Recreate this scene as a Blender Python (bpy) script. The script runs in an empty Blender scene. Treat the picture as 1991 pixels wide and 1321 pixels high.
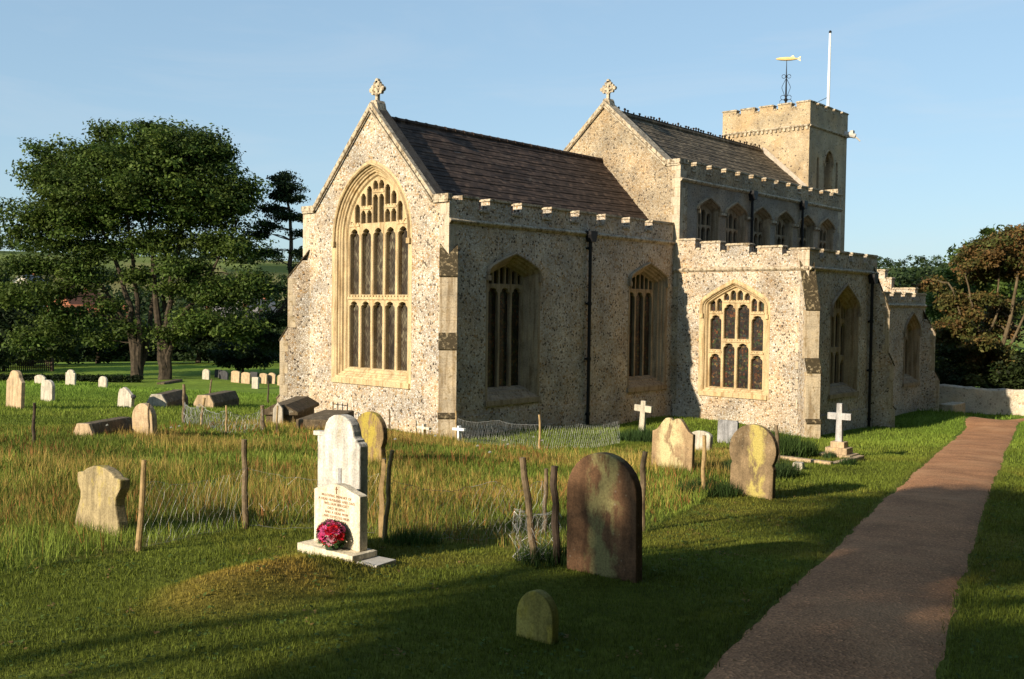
import bpy, bmesh, math, random
import numpy as np
from mathutils import Vector, Matrix
from mathutils.geometry import delaunay_2d_cdt

random.seed(7); RNG = np.random.default_rng(7)
R = math.radians
SC = bpy.context.scene
COL = SC.collection

# ------------------------------------------------------------------ camera
CAM = np.array([19.06, 19.17, 2.45])
def _axes(yaw, pitch, roll):
    y, p, r = R(yaw), R(pitch), R(roll)
    f = Vector((math.cos(y)*math.cos(p), math.sin(y)*math.cos(p), math.sin(p)))
    rt = Vector((math.sin(y), -math.cos(y), 0)); up = rt.cross(f)
    return math.cos(r)*rt - math.sin(r)*up, math.sin(r)*rt + math.cos(r)*up, f
_rt, _up, _f = _axes(221.479, -1.935, -0.714)
cam_d = bpy.data.cameras.new('camera'); cam = bpy.data.objects.new('camera', cam_d); COL.objects.link(cam)
cam.matrix_world = Matrix(((_rt.x, _up.x, -_f.x, CAM[0]), (_rt.y, _up.y, -_f.y, CAM[1]), (_rt.z, _up.z, -_f.z, CAM[2]), (0, 0, 0, 1)))
cam_d.sensor_width = 36; cam_d.lens = 35.0; cam_d.clip_start = 0.1; cam_d.clip_end = 6000
SC.camera = cam

# ------------------------------------------------------------------ light
SUN_EL, SUN_S = 21.0, 4.1          # elevation, degrees south of due east
_e, _a = R(SUN_EL), R(SUN_S)
SUN = Vector((math.cos(_e)*math.cos(_a), -math.cos(_e)*math.sin(_a), math.sin(_e)))
sd = bpy.data.lights.new('sun', 'SUN'); sd.energy = 5.0; sd.angle = R(0.5); sd.color = (1.0, 0.86, 0.66)
so = bpy.data.objects.new('sun', sd); COL.objects.link(so)
so.rotation_euler = SUN.to_track_quat('Z', 'Y').to_euler()
W = bpy.data.worlds.new('World'); SC.world = W; W.use_nodes = True
nt = W.node_tree; nt.nodes.clear()
_o = nt.nodes.new('ShaderNodeOutputWorld'); _b = nt.nodes.new('ShaderNodeBackground'); _s = nt.nodes.new('ShaderNodeTexSky')
_s.sky_type = 'NISHITA'; _s.sun_disc = False; _s.sun_elevation = R(SUN_EL); _s.sun_rotation = R(90 + SUN_S)
_s.air_density = 1.0; _s.dust_density = 0.8; _s.ozone_density = 1.6; _s.altitude = 20
_b.inputs[1].default_value = 0.095
_m = nt.nodes.new('ShaderNodeMix'); _m.data_type = 'RGBA'; _m.blend_type = 'MULTIPLY'; _m.inputs[0].default_value = 1; _m.inputs[7].default_value = (2.0, 2.52, 2.90, 1)
_g = nt.nodes.new('ShaderNodeGamma'); _g.inputs[1].default_value = .46; nt.links.new(_s.outputs[0], _g.inputs[0]); nt.links.new(_g.outputs[0], _m.inputs[6]); 
# a few faint high wisps
_tc = nt.nodes.new('ShaderNodeTexCoord'); _mp = nt.nodes.new('ShaderNodeMapping'); _mp.inputs['Scale'].default_value = (1.2, 1.6, 9); _mp.inputs['Rotation'].default_value = (R(4), R(3), R(20)); nt.links.new(_tc.outputs['Generated'], _mp.inputs[0])
_nz = nt.nodes.new('ShaderNodeTexNoise'); _nz.inputs['Scale'].default_value = 2.2; _nz.inputs['Detail'].default_value = 7; _nz.inputs['Roughness'].default_value = .6; _nz.inputs['Distortion'].default_value = .6; nt.links.new(_mp.outputs[0], _nz.inputs['Vector'])
_rp = nt.nodes.new('ShaderNodeMapRange'); _rp.inputs[1].default_value = .50; _rp.inputs[2].default_value = .82; _rp.inputs[4].default_value = .22; nt.links.new(_nz.outputs['Fac'], _rp.inputs[0])
_cl = nt.nodes.new('ShaderNodeMix'); _cl.data_type = 'RGBA'; _cl.inputs[7].default_value = (5.6, 5.9, 6.2, 1); nt.links.new(_rp.outputs[0], _cl.inputs[0]); nt.links.new(_m.outputs[2], _cl.inputs[6]); nt.links.new(_cl.outputs[2], _b.inputs[0]); nt.links.new(_b.outputs[0], _o.inputs[0])
SC.view_settings.view_transform = 'Standard'; SC.view_settings.look = 'None'
SC.view_settings.exposure = 0.5; SC.view_settings.gamma = 1.0
SC.render.engine = 'CYCLES'
SC.cycles.max_bounces = 5; SC.cycles.diffuse_bounces = 1; SC.cycles.glossy_bounces = 2
SC.cycles.transmission_bounces = 2; SC.cycles.transparent_max_bounces = 6
SC.cycles.use_denoising = True

# ------------------------------------------------------------------ materials
class NT:
    def __init__(s, name):
        s.m = bpy.data.materials.new(name); s.m.use_nodes = True
        s.t = s.m.node_tree; s.t.nodes.clear()
        s.out = s.t.nodes.new('ShaderNodeOutputMaterial'); s.p = s.t.nodes.new('ShaderNodeBsdfPrincipled')
        s.t.links.new(s.p.outputs[0], s.out.inputs[0]); s._pos = None
        s.p.inputs['Specular IOR Level'].default_value = 0.25
    def n(s, typ, **kw):
        nd = s.t.nodes.new('ShaderNode'+typ)
        for k, v in kw.items(): setattr(nd, k, v)
        return nd
    def lk(s, a, b): s.t.links.new(a, b)
    def setin(s, sock, v):
        if hasattr(v, 'links') or isinstance(v, bpy.types.NodeSocket): s.lk(v, sock)
        else:
            if isinstance(v, (tuple, list)) and len(v) == 3 and sock.type == 'RGBA': v = (*v, 1)
            sock.default_value = v
    def pos(s, scale=(1, 1, 1), obj=False):
        if obj: src = s.n('TexCoord').outputs['Object']
        else:
            if s._pos is None: s._pos = s.n('NewGeometry')
            src = s._pos.outputs['Position']
        if scale == (1, 1, 1): return src
        mp = s.n('Mapping'); mp.inputs['Scale'].default_value = scale; s.lk(src, mp.inputs[0]); return mp.outputs[0]
    def noise(s, vec, scale, detail=4, rough=.55, out='Fac'):
        nd = s.n('TexNoise'); s.lk(vec, nd.inputs['Vector']); nd.inputs['Scale'].default_value = scale
        nd.inputs['Detail'].default_value = detail; nd.inputs['Roughness'].default_value = rough
        return nd.outputs[out]
    def voro(s, vec, scale, feature='F1', rand=1.0):
        nd = s.n('TexVoronoi'); nd.feature = feature; s.lk(vec, nd.inputs['Vector'])
        nd.inputs['Scale'].default_value = scale; nd.inputs['Randomness'].default_value = rand; return nd
    def ramp(s, fac, stops, interp='LINEAR'):
        nd = s.n('ValToRGB'); cr = nd.color_ramp; cr.interpolation = interp
        while len(cr.elements) > 1: cr.elements.remove(cr.elements[-1])
        for i, (p, c) in enumerate(stops):
            if not isinstance(c, (tuple, list)): c = (c, c, c)
            el = cr.elements[0] if i == 0 else cr.elements.new(p)
            el.position = p; el.color = (*c, 1)
        s.lk(fac, nd.inputs[0]); return nd.outputs[0]
    def mix(s, fac, a, b, mode='MIX'):
        nd = s.n('Mix'); nd.data_type = 'RGBA'; nd.blend_type = mode
        s.setin(nd.inputs[0], fac); s.setin(nd.inputs[6], a); s.setin(nd.inputs[7], b); return nd.outputs[2]
    def math(s, op, a, b=0.0):
        nd = s.n('Math'); nd.operation = op; s.setin(nd.inputs[0], a); s.setin(nd.inputs[1], b); return nd.outputs[0]
    def sep(s, vec):
        nd = s.n('SeparateXYZ'); s.lk(vec, nd.inputs[0]); return nd.outputs
    def comb(s, x, y, z):
        nd = s.n('CombineXYZ'); s.setin(nd.inputs[0], x); s.setin(nd.inputs[1], y); s.setin(nd.inputs[2], z); return nd.outputs[0]
    def attr(s, name='Col'):
        nd = s.n('Attribute'); nd.attribute_name = name; return nd.outputs['Color']
    def col(s, v): s.setin(s.p.inputs['Base Color'], v); return s
    def rough(s, v): s.setin(s.p.inputs['Roughness'], v); return s
    def bump(s, h, strength=.5, dist=.02):
        nd = s.n('Bump'); nd.inputs['Strength'].default_value = strength; nd.inputs['Distance'].default_value = dist
        s.lk(h, nd.inputs['Height']); s.lk(nd.outputs[0], s.p.inputs['Normal']); return s

def flint(name, scale, stops, mortar, mort_w=.05, warp=.06, stain=.35):
    t = NT(name); p = t.pos()
    w = t.noise(p, 5, 2, out='Color')
    va = t.n('VectorMath'); va.operation = 'MULTIPLY_ADD'; t.lk(w, va.inputs[0]); va.inputs[1].default_value = (warp,)*3; t.lk(p, va.inputs[2])
    v = t.voro(va.outputs[0], scale); e = t.voro(va.outputs[0], scale, 'DISTANCE_TO_EDGE')
    rnd = t.sep(v.outputs['Color'])
    c = t.ramp(rnd[0], stops, 'CONSTANT')
    c = t.mix(t.math('MULTIPLY', rnd[1], .35), c, t.mix(.5, c, mortar))
    fine = t.noise(p, 60, 3)
    c = t.mix(.55, c, t.ramp(fine, [(.3, .55), (.7, 1.25)]), 'MULTIPLY')
    m = t.ramp(e.outputs['Distance'], [(mort_w*.5, 1.0), (mort_w*1.6, 0.0)])
    big = t.ramp(t.noise(p, 1.1, 4), [(.32, (1-stain,)*3), (.68, (1.12, 1.1, 1.05))])
    tan = t.ramp(t.noise(p, .9, 5), [(.45, (1, 1, 1)), (.75, (1.05, .9, .72))])
    c = t.mix(m, c, mortar)
    c = t.mix(1, c, big, 'MULTIPLY'); c = t.mix(1, c, tan, 'MULTIPLY')
    h = t.math('ADD', t.math('MINIMUM', t.math('MULTIPLY', e.outputs['Distance'], 2.2), .3), t.math('MULTIPLY', fine, .12))
    t.col(c).rough(.75).bump(h, .9, .05); return t.m

CREAM = (.62, .53, .41)
FL = flint('flint_wall', 17, [(0, (.68, .61, .51)), (.28, (.58, .49, .37)), (.45, (.76, .71, .64)), (.64, (.48, .41, .34)), (.73, (.46, .30, .14)), (.82, (.06, .05, .043)), (.90, (.24, .20, .165)), (.95, (.82, .79, .74))], (.60, .50, .385), .075)
FLW = flint('pale_flint_wall', 9, [(0, (.64, .58, .50)), (.4, (.55, .49, .41)), (.7, (.70, .65, .57)), (.9, (.34, .29, .24))], (.64, .57, .47), .12)
FLN = flint('nave_flint', 17, [(0, (.58, .48, .34)), (.30, (.48, .37, .24)), (.5, (.62, .55, .44)), (.66, (.30, .25, .20)), (.78, (.40, .27, .13)), (.9, (.10, .08, .06))], (.52, .42, .29), .09)
FLT = flint('tower_flint', 14, [(0, (.56, .44, .28)), (.45, (.50, .38, .24)), (.70, (.60, .50, .37)), (.87, (.34, .26, .17)), (.955, (.12, .09, .07))], (.55, .44, .29), .13)

def stone(name, base, dark=.5, scale=1.0, moss=None, mossamt=0.0, joints=True, bump=.35):
    t = NT(name); p = t.pos()
    c = t.mix(1, base, t.ramp(t.noise(p, 2.3*scale, 6, .6), [(.3, (dark+.15,)*3), (.5, (.95, .95, .95)), (.72, (1.14, 1.1, 1.02))]), 'MULTIPLY')
    c = t.mix(1, c, t.ramp(t.noise(p, 24*scale, 4, .7), [(.33, .72), (.6, 1.06)]), 'MULTIPLY')
    streak = t.noise(t.pos((9, 9, .8)), 1.0, 4, .6)
    c = t.mix(1, c, t.ramp(streak, [(.36, (.66, .6, .52)), (.52, (1, 1, 1))]), 'MULTIPLY')
    if moss:
        f = t.ramp(t.noise(p, 7*scale, 6, .65), [(.56-mossamt, 0.0), (.64-mossamt*.8, 1.0)])
        c = t.mix(f, c, moss)
    t.col(c).rough(.85).bump(t.noise(p, 45, 5, .7), bump, .01); return t.m
ST = stone('limestone', (.60, .51, .38))
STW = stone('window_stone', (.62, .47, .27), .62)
STN = stone('shaded_window_stone', (.40, .31, .205), .55)  # darker window stone, the north side's shade put into its colour
STK = stone('black_stone', (.075, .066, .056), .5)  # near-black stone for the back of the chancel gable coping
STC = stone('coping_stone', (.58, .49, .36), .5, 1.3, (.17, .13, .08), .05)
STM = stone('mossy_stone', (.34, .27, .16), .4, 1.5, (.055, .042, .022), .2)

def roofmat(name, base, var, lich):
    t = NT(name); p = t.pos()
    xyz = t.sep(p)
    row = t.attr('row')
    rz = t.sep(row)
    br = t.comb(t.math('ADD', t.math('MULTIPLY', xyz[0], 5.6), t.math('MULTIPLY', t.math('MODULO', rz[0], 2.0), .5)), rz[0], 0.0)
    fl = t.n('VectorMath'); fl.operation = 'FLOOR'; t.lk(br, fl.inputs[0])
    wn = t.n('TexWhiteNoise'); t.lk(fl.outputs[0], wn.inputs[0])
    c = t.mix(1, t.mix(wn.outputs['Value'], base, var), t.ramp(t.math('FRACT', t.math('MULTIPLY', wn.outputs['Value'], 7.3)), [(0, .6), (.85, 1.1), (1, 1.5)]), 'MULTIPLY')
    big = t.ramp(t.noise(t.pos((.5, 1, 1)), 1.3, 5, .6), [(.35, .7), (.65, 1.2)])
    c = t.mix(1, c, big, 'MULTIPLY')
    lf = t.ramp(t.noise(p, 2.2, 6, .7), [(.60, 0.0), (.72, .8)])
    c = t.mix(lf, c, lich)
    fr = t.math('FRACT', t.sep(br)[0])
    gap = t.ramp(fr, [(0, .35), (.05, 1.0), (.95, 1.0), (1, .35)])
    c = t.mix(1, c, gap, 'MULTIPLY')
    t.col(c).rough(.8).bump(t.math('ADD', wn.outputs['Value'], t.noise(p, 30, 3)), .35, .015); return t.m
RF1 = roofmat('chancel_tiles', (.052, .034, .025), (.090, .058, .040), (.15, .12, .09))
RF2 = roofmat('nave_tiles', (.105, .08, .052), (.19, .145, .09), (.23, .19, .10))

def plain(name, c, rough=.6, metal=0.0, var=.25, scale=8, bump=0.0):
    t = NT(name); p = t.pos()
    cc = t.mix(1, c, t.ramp(t.noise(p, scale, 5, .6), [(.3, (1-var,)*3), (.7, (1+var,)*3)]), 'MULTIPLY')
    t.col(cc).rough(rough); t.p.inputs['Metallic'].default_value = metal
    if bump: t.bump(t.noise(p, scale*5, 4, .7), bump, .01)
    return t.m
IRON = plain('black_iron', (.012, .012, .013), .5)
LEAD = plain('lead_sheet', (.17, .17, .18), .6)
GOLD = plain('gilding', (.72, .52, .22), .45, .1, .1)
PAINT = plain('white_paint', (.8, .8, .78), .4, 0, .06)
WOOD = plain('weathered_post', (.17, .125, .075), .9, 0, .5, 14, .5)
WOODL = plain('bright_post', (.36, .25, .12), .85, 0, .35, 14, .4)
WOODD = plain('dark_post', (.07, .05, .035), .9, 0, .5, 14, .5)
WIRE = plain('galvanised_wire', (.36, .36, .34), .5, .5, .2)
BARK = plain('bark', (.055, .042, .028), .95, 0, .5, 5, .8)
BARKP = plain('pine_bark', (.075, .055, .042), .95, 0, .5, 5, .8)
BARKL = plain('pale_bark', (.12, .09, .052), .95, 0, .4, 4, .5)
CONC = plain('pale_slab', (.52, .49, .44), .85, 0, .2, 9, .2)

def glass(name, kind, plane):
    t = NT(name); p = t.pos(); x, y, z = t.sep(p)
    u = y if plane == 'E' else x
    if kind == 'diamond':
        k = 5.2
        a = t.math('MULTIPLY', t.math('ADD', t.math('MULTIPLY', u, 1.7), z), k); b = t.math('MULTIPLY', t.math('SUBTRACT', t.math('MULTIPLY', u, 1.7), z), k)
        fa = t.math('ABSOLUTE', t.math('SUBTRACT', t.math('FRACT', a), .5)); fb = t.math('ABSOLUTE', t.math('SUBTRACT', t.math('FRACT', b), .5))
        lead = t.ramp(t.math('MAXIMUM', fa, fb), [(.43, 0.0), (.46, 1.0)])
        cell = t.comb(t.math('FLOOR', a), t.math('FLOOR', b), 0.0)
        wn = t.n('TexWhiteNoise'); t.lk(cell, wn.inputs[0])
        c = t.mix(t.math('MULTIPLY', wn.outputs['Value'], .8), (.055, .038, .026), (.20, .175, .115))
        c = t.mix(t.ramp(t.noise(t.pos((1, 1, .45)), 3.0, 3), [(.40, 0.0), (.68, 1.0)]), c, (.025, .018, .014))
        c = t.mix(lead, c, (.02, .018, .016))
        t.rough(.35)
    else:
        a = t.math('MULTIPLY', u, 15.0); b = t.math('MULTIPLY', z, 12.0)
        v = t.voro(t.comb(a, b, 0.0), 1.0, rand=.8)
        pal = t.ramp(t.sep(v.outputs['Color'])[0], [(0, (.03, .014, .010)), (.26, (.095, .034, .012)), (.42, (.040, .058, .018)), (.54, (.07, .048, .026)), (.66, (.018, .015, .014)), (.86, (.12, .072, .026)), (.94, (.035, .05, .04))], 'CONSTANT')
        e = t.voro(t.comb(a, b, 0.0), 1.0, 'DISTANCE_TO_EDGE', .8)
        c = t.mix(t.ramp(e.outputs['Distance'], [(.03, 1.0), (.10, 0.0)]), pal, (.012, .01, .009))
        big = t.ramp(t.noise(t.pos((1, 1, .7)), 3.5, 3), [(.35, .35), (.65, 1.5)]); c = t.mix(1, c, big, 'MULTIPLY')
        bars = t.ramp(t.math('FRACT', t.math('MULTIPLY', z, 3.4)), [(0, 1.0), (.12, 1.0), (.16, 0.0)])
        c = t.mix(bars, c, (.02, .015, .012))
        t.rough(.4)
    t.col(c); t.bump(t.noise(p, 9, 2), .15, .02)
    t.p.inputs['Specular IOR Level'].default_value = .35
    return t.m
GE = glass('leaded_glass', 'diamond', 'E'); GS = glass('stained_glass', 'stained', 'E'); GN = glass('stained_glass_north', 'stained', 'N')
GD = glass('leaded_glass_north', 'diamond', 'N')

def vcol(name, rough=.8, trans=0.0, spec=.15, nscale=0, namt=.3):
    t = NT(name); c = t.attr('Col')
    if nscale:
        p = t.pos()
        c = t.mix(1, c, t.ramp(t.noise(p, nscale, 6, .65), [(.28, (1-namt,)*3), (.72, (1+namt,)*3)]), 'MULTIPLY')
        c = t.mix(1, c, t.ramp(t.noise(p, nscale*.12, 4, .6), [(.3, (.78, .80, .8)), (.7, (1.2, 1.12, 1.0))]), 'MULTIPLY')
        t.bump(t.noise(p, nscale*2, 5, .7), .6, .05)
    t.col(c).rough(rough); t.p.inputs['Specular IOR Level'].default_value = spec
    if trans:
        tr = t.n('BsdfTranslucent'); t.lk(c, tr.inputs[0]); mx = t.n('MixShader'); mx.inputs[0].default_value = trans
        t.lk(t.p.outputs[0], mx.inputs[1]); t.lk(tr.outputs[0], mx.inputs[2]); t.lk(mx.outputs[0], t.out.inputs[0])
    return t.m
LEAF = vcol('leaves', .6, .3); BLADE = vcol('grass_blades', .7, .3); GROUND = vcol('turf', .95, 0, .05, 9, .45)
PETAL = vcol('petals', .5, .2)

# ------------------------------------------------------------------ mesh builder
def inpoly(P, x, y):
    x = np.asarray(x); y = np.asarray(y); c = np.zeros(x.shape, bool); j = len(P)-1
    for i in range(len(P)):
        a, b = P[i], P[j]
        with np.errstate(divide='ignore', invalid='ignore'):
            c ^= ((a[1] > y) != (b[1] > y)) & (x < (b[0]-a[0])*(y-a[1])/(b[1]-a[1]+1e-12)+a[0])
        j = i
    return c
ORG = {}
class MB:
    def __init__(s): s.v = []; s.f = []; s.mi = []
    def add(s, vs, fs, m=0):
        o = len(s.v); s.v += [tuple(v) for v in vs]; s.f += [tuple(i+o for i in f) for f in fs]; s.mi += [m]*len(fs)
    def box(s, lo, hi, m=0):
        x0, y0, z0 = lo; x1, y1, z1 = hi
        s.add([(x0,y0,z0),(x1,y0,z0),(x1,y1,z0),(x0,y1,z0),(x0,y0,z1),(x1,y0,z1),(x1,y1,z1),(x0,y1,z1)],
              [(0,3,2,1),(4,5,6,7),(0,1,5,4),(1,2,6,5),(2,3,7,6),(3,0,4,7)], m)
    def extrude(s, poly, mp, w0, w1, m=0):
        n = len(poly); a = [mp(u, v, w0) for u, v in poly]; b = [mp(u, v, w1) for u, v in poly]
        s.add(a+b, [tuple(range(n)), tuple(range(2*n-1, n-1, -1))]+[(i, i+n, (i+1) % n+n, (i+1) % n) for i in range(n)], m)
    def loops(s, loops, m=0, close=True):
        n = len(loops[0]); vs = [p for l in loops for p in l]; fs = []
        for k in range(len(loops)-1):
            for i in range(n if close else n-1): fs.append((k*n+i, k*n+(i+1) % n, (k+1)*n+(i+1) % n, (k+1)*n+i))
        s.add(vs, fs, m)
    def holed(s, outer, holes, mp, w, m=0):
        vs = []; es = []
        for q in [outer]+list(holes):
            o = len(vs); vs += [Vector((u, v)) for u, v in q]; es += [(o+i, o+(i+1) % len(q)) for i in range(len(q))]
        r = delaunay_2d_cdt(vs, es, [], 0, 1e-6); P = r[0]; T = np.array([tuple(t) for t in r[2]])
        if not len(T): return
        q = np.array([(p.x, p.y) for p in P])[T].mean(1); keep = inpoly(np.array(outer), q[:, 0], q[:, 1])
        for h in holes: keep &= ~inpoly(np.array(h), q[:, 0], q[:, 1])
        s.add([mp(p.x, p.y, w) for p in P], [tuple(int(i) for i in t) for t in T[keep]], m)
    def tube(s, pts, rads, n=8, cap=True, m=0):
        pts = [Vector(p) for p in pts]
        if not isinstance(rads, (list, tuple)): rads = [rads]*len(pts)
        rads = [float(q) for q in rads]
        L = []; prev = None
        for i, p in enumerate(pts):
            d = (pts[min(i+1, len(pts)-1)]-pts[max(i-1, 0)]); d = d.normalized() if d.length > 1e-9 else Vector((0, 0, 1))
            if prev is None:
                prev = d.cross(Vector((0, 0, 1)) if abs(d.z) < .9 else Vector((1, 0, 0))).normalized()
            a = (prev-d*prev.dot(d)).normalized(); prev = a; b = d.cross(a)
            L.append([p+rads[i]*(math.cos(2*math.pi*k/n)*a+math.sin(2*math.pi*k/n)*b) for k in range(n)])
        s.loops(L, m)
        if cap:
            o = len(s.v)-n*len(pts); s.f.append(tuple(o+k for k in range(n))[::-1]); s.mi.append(m)
            o = len(s.v)-n; s.f.append(tuple(o+k for k in range(n))); s.mi.append(m)
    def lathe(s, c, prof, n=12, m=0):
        c = Vector(c); s.loops([[c+Vector((r*math.cos(2*math.pi*k/n), r*math.sin(2*math.pi*k/n), z)) for k in range(n)] for r, z in prof], m)
    def build(s, name, mats, parent=None, loc=(0, 0, 0), local=False, bevel=0, smooth=False, recalc=True):
        """vertices are world coordinates unless local; a top-level object gets its origin at loc"""
        me = bpy.data.meshes.new(name)
        off = Vector((0, 0, 0)) if local else (ORG[parent.name] if parent is not None else Vector(loc))
        me.from_pydata([tuple(Vector(v)-off) for v in s.v], [], s.f)
        return finish(me, name, mats, s.mi, parent, loc, bevel, smooth, recalc)
def finish(me, name, mats, mi, parent, loc, bevel=0, smooth=False, recalc=True):
    if not isinstance(mats, (list, tuple)): mats = [mats]
    for m in mats: me.materials.append(m)
    if mi is not None and len(mats) > 1: me.polygons.foreach_set('material_index', mi)
    if recalc or bevel:
        bm = bmesh.new(); bm.from_mesh(me)
        if recalc: bmesh.ops.recalc_face_normals(bm, faces=bm.faces)
        if bevel:
            es = [e for e in bm.edges if len(e.link_faces) == 2 and e.calc_face_angle(0) > .6]
            bmesh.ops.bevel(bm, geom=es, offset=bevel, segments=2, affect='EDGES', profile=.6)
        bm.to_mesh(me); bm.free()
    if smooth: me.polygons.foreach_set('use_smooth', [True]*len(me.polygons))
    o = bpy.data.objects.new(name, me); COL.objects.link(o)
    if parent is not None: o.parent = parent; ORG[o.name] = ORG[parent.name]
    else:
        o.location = loc if loc is not None else (0, 0, 0); ORG[o.name] = Vector(o.location)
    return o
def tag(o, label=None, cat=None, group=None, kind=None):
    if label: o['label'] = label
    if cat: o['category'] = cat
    if group: o['group'] = group
    if kind: o['kind'] = kind
    return o
def thing(name, label, cat, loc, group=None):
    o = bpy.data.objects.new(name, None); COL.objects.link(o); o.location = loc; o.empty_display_size = .2
    ORG[o.name] = Vector(loc); return tag(o, label, cat, group)
def mesh_np(name, verts, faces_n, mat, cols=None, parent=None, loc=(0, 0, 0), smooth=False):
    """verts (N,3), every face made of faces_n consecutive vertices"""
    v = np.asarray(verts, np.float32)-np.asarray(ORG[parent.name] if parent is not None else loc, np.float32)
    N = len(v); k = N//faces_n
    me = bpy.data.meshes.new(name); me.vertices.add(N); me.vertices.foreach_set('co', v.ravel())
    me.loops.add(N); me.loops.foreach_set('vertex_index', np.arange(N, dtype=np.int32))
    me.polygons.add(k); me.polygons.foreach_set('loop_start', np.arange(0, N, faces_n, dtype=np.int32))
    try: me.polygons.foreach_set('loop_total', np.full(k, faces_n, np.int32))
    except Exception: pass
    me.update(calc_edges=True)
    if cols is not None:
        a = me.color_attributes.new('Col', 'FLOAT_COLOR', 'POINT')
        c = np.ones((N, 4), np.float32); c[:, :3] = cols; a.data.foreach_set('color', c.ravel())
    return finish(me, name, mat, None, parent, loc, 0, smooth, False)

def east(x0): return lambda u, v, w: (x0-w, u, v)       # wall facing east, u = y
def north(y0): return lambda u, v, w: (-u, y0-w, v)     # wall facing north, u = -x
_CT=np.array([(0.8,0.6,-.25),(.3,-7,.0),(-6.3,.2,.02),(-10.8,1.4,.3),(-10.8,5.6,-.05),(-17,5.6,.2),(-25,4.4,.8),(-26,7.5,.5),(-34,8,1.3),(-32,0,1.4),(-22,-8,1.0),(-12,-9,.5),
 (12,10,0),(8,14,0),(4,14,0),(14,5,0),(5,0,0),(14,18,0),(-4,10,0),(-14,11,.2),(-24,14,.6),(0,-18,0),(18,0,0),(5,25,0),(-15,25,.3),(25,18,0),(20,-15,0),(-16,-46,0),(-10,-25,0),(-4,-31,0),(-26,-38,.3),(5,-12,0),(-5,-15,0.1),(8,-28,0)])
def _plane(x,y): return .85+.0725*(x-19.06)+.02*(y-19.17)
_FD=np.array([0,70,97,150,260,600,900,3000]);_FZ=np.array([-2.4,-2.85,-3.2,-6,-3.2,25,40,60])
def ground(x,y):
    x=np.asarray(x,float);y=np.asarray(y,float)
    d2=(x[...,None]-_CT[:,0])**2+(y[...,None]-_CT[:,1])**2
    w=1/(d2+.6)**1.5
    w0=1/(36**2)**1.5*6
    z=_plane(x,y)+(w*_CT[:,2]).sum(-1)/(w.sum(-1)+w0)
    # grave mound in front of the white headstones
    u=(x-MX)*MC+(y-MY)*MS; v=-(x-MX)*MS+(y-MY)*MC
    z=z+.17*np.exp(-(np.abs(u)/.85)**4-(v/.34)**2)
    # gentle unevenness
    z=z+.018*np.sin(x*1.7+.6*np.sin(y*1.3))*np.sin(y*1.9+.4)+.03*np.sin(x*.43+1)*np.sin(y*.51)
    D=np.hypot(x-CAM[0],y-CAM[1])
    f=np.clip((D-44)/28,0,1);f=f*f*(3-2*f)
    far=np.interp(D,_FD,_FZ)+ (D>200)*3*np.sin(x*.011+1)*np.sin(y*.013)
    return z*(1-f)+far*f
MX,MY=15.0,13.3
_ma=np.arctan2(.5,1.8);MC,MS=np.cos(_ma),np.sin(_ma)
# ------------------------------------------------------------------ outlines
def arch_pts(cx, a, zs, rise, n=10):
    """right spring -> apex -> left spring (a two-centred or a low four-centred arch)"""
    out = []
    if rise >= a*.98:
        Rr = (a*a+rise*rise)/(2*a); c = a-Rr; th = math.atan2(rise, -c)
        out = [(c+Rr*math.cos(th*i/n), Rr*math.sin(th*i/n)) for i in range(n+1)]
    else:
        r = .38*min(a, rise); A = math.hypot(a-r, rise); ph = math.atan2(a-r, rise); th = ph+math.asin(min(1, r/A))
        m = n//2
        out = [(a-r+r*math.cos(th*i/m), r*math.sin(th*i/m)) for i in range(m+1)]
        x0, y0 = out[-1]; L = math.hypot(x0, rise-y0); nx, ny = (rise-y0)/L, x0/L
        for i in range(1, n-m+1):
            t = i/(n-m); b = .09*L*t*(1-t)
            out.append((x0*(1-t)+nx*b, y0+(rise-y0)*t+ny*b))
    rt = [(cx+x, zs+z) for x, z in out]; lf = [(cx-x, zs+z) for x, z in reversed(out[:-1])]
    return rt+lf
def win_outline(cx, a, sill, spring, rise, n=10): return [(cx-a, sill), (cx+a, sill)]+arch_pts(cx, a, spring, rise, n)
def offset(pts, d, closed=True):
    """inward (to the left of a counter-clockwise outline)"""
    n = len(pts); out = []
    for i in range(n):
        p0 = pts[i-1] if (closed or i > 0) else None; p2 = pts[(i+1) % n] if (closed or i < n-1) else None; p1 = pts[i]
        def nrm(a, b):
            L = math.hypot(b[0]-a[0], b[1]-a[1]) or 1e-9; return (-(b[1]-a[1])/L, (b[0]-a[0])/L)
        if p0 is None: nx, ny = nrm(p1, p2); k = 1
        elif p2 is None: nx, ny = nrm(p0, p1); k = 1
        else:
            a = nrm(p0, p1); b = nrm(p1, p2); nx, ny = a[0]+b[0], a[1]+b[1]; L = math.hypot(nx, ny) or 1e-9; nx /= L; ny /= L
            k = 1/max(.35, nx*a[0]+ny*a[1])
        out.append((p1[0]+nx*d*k, p1[1]+ny*d*k))
    return out
def light(cx, a, bot, top, cusp=.24, n=12, hf=1.05):
    """one window light: straight sides, pointed head with cusps"""
    rise = min(a*hf, (top-bot)*.6); zs = top-rise
    pr = arch_pts(cx, a, zs, rise, n); m = len(pr)
    if cusp:
        q = []
        for i, (x, z) in enumerate(pr):
            t = i/(m-1); s = min(t, 1-t)*2
            k = max(0, 1-abs(s-.40)/.13)*cusp
            q.append((x+(cx-x)*k, z+((zs+rise*.35)-z)*k*.55))
        pr = q
    return [(cx-a, bot), (cx+a, bot)]+pr

CH = thing('church', 'medieval flint church with chancel, taller nave and square battlemented tower', 'church', (-12, 0, -1.6))

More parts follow.
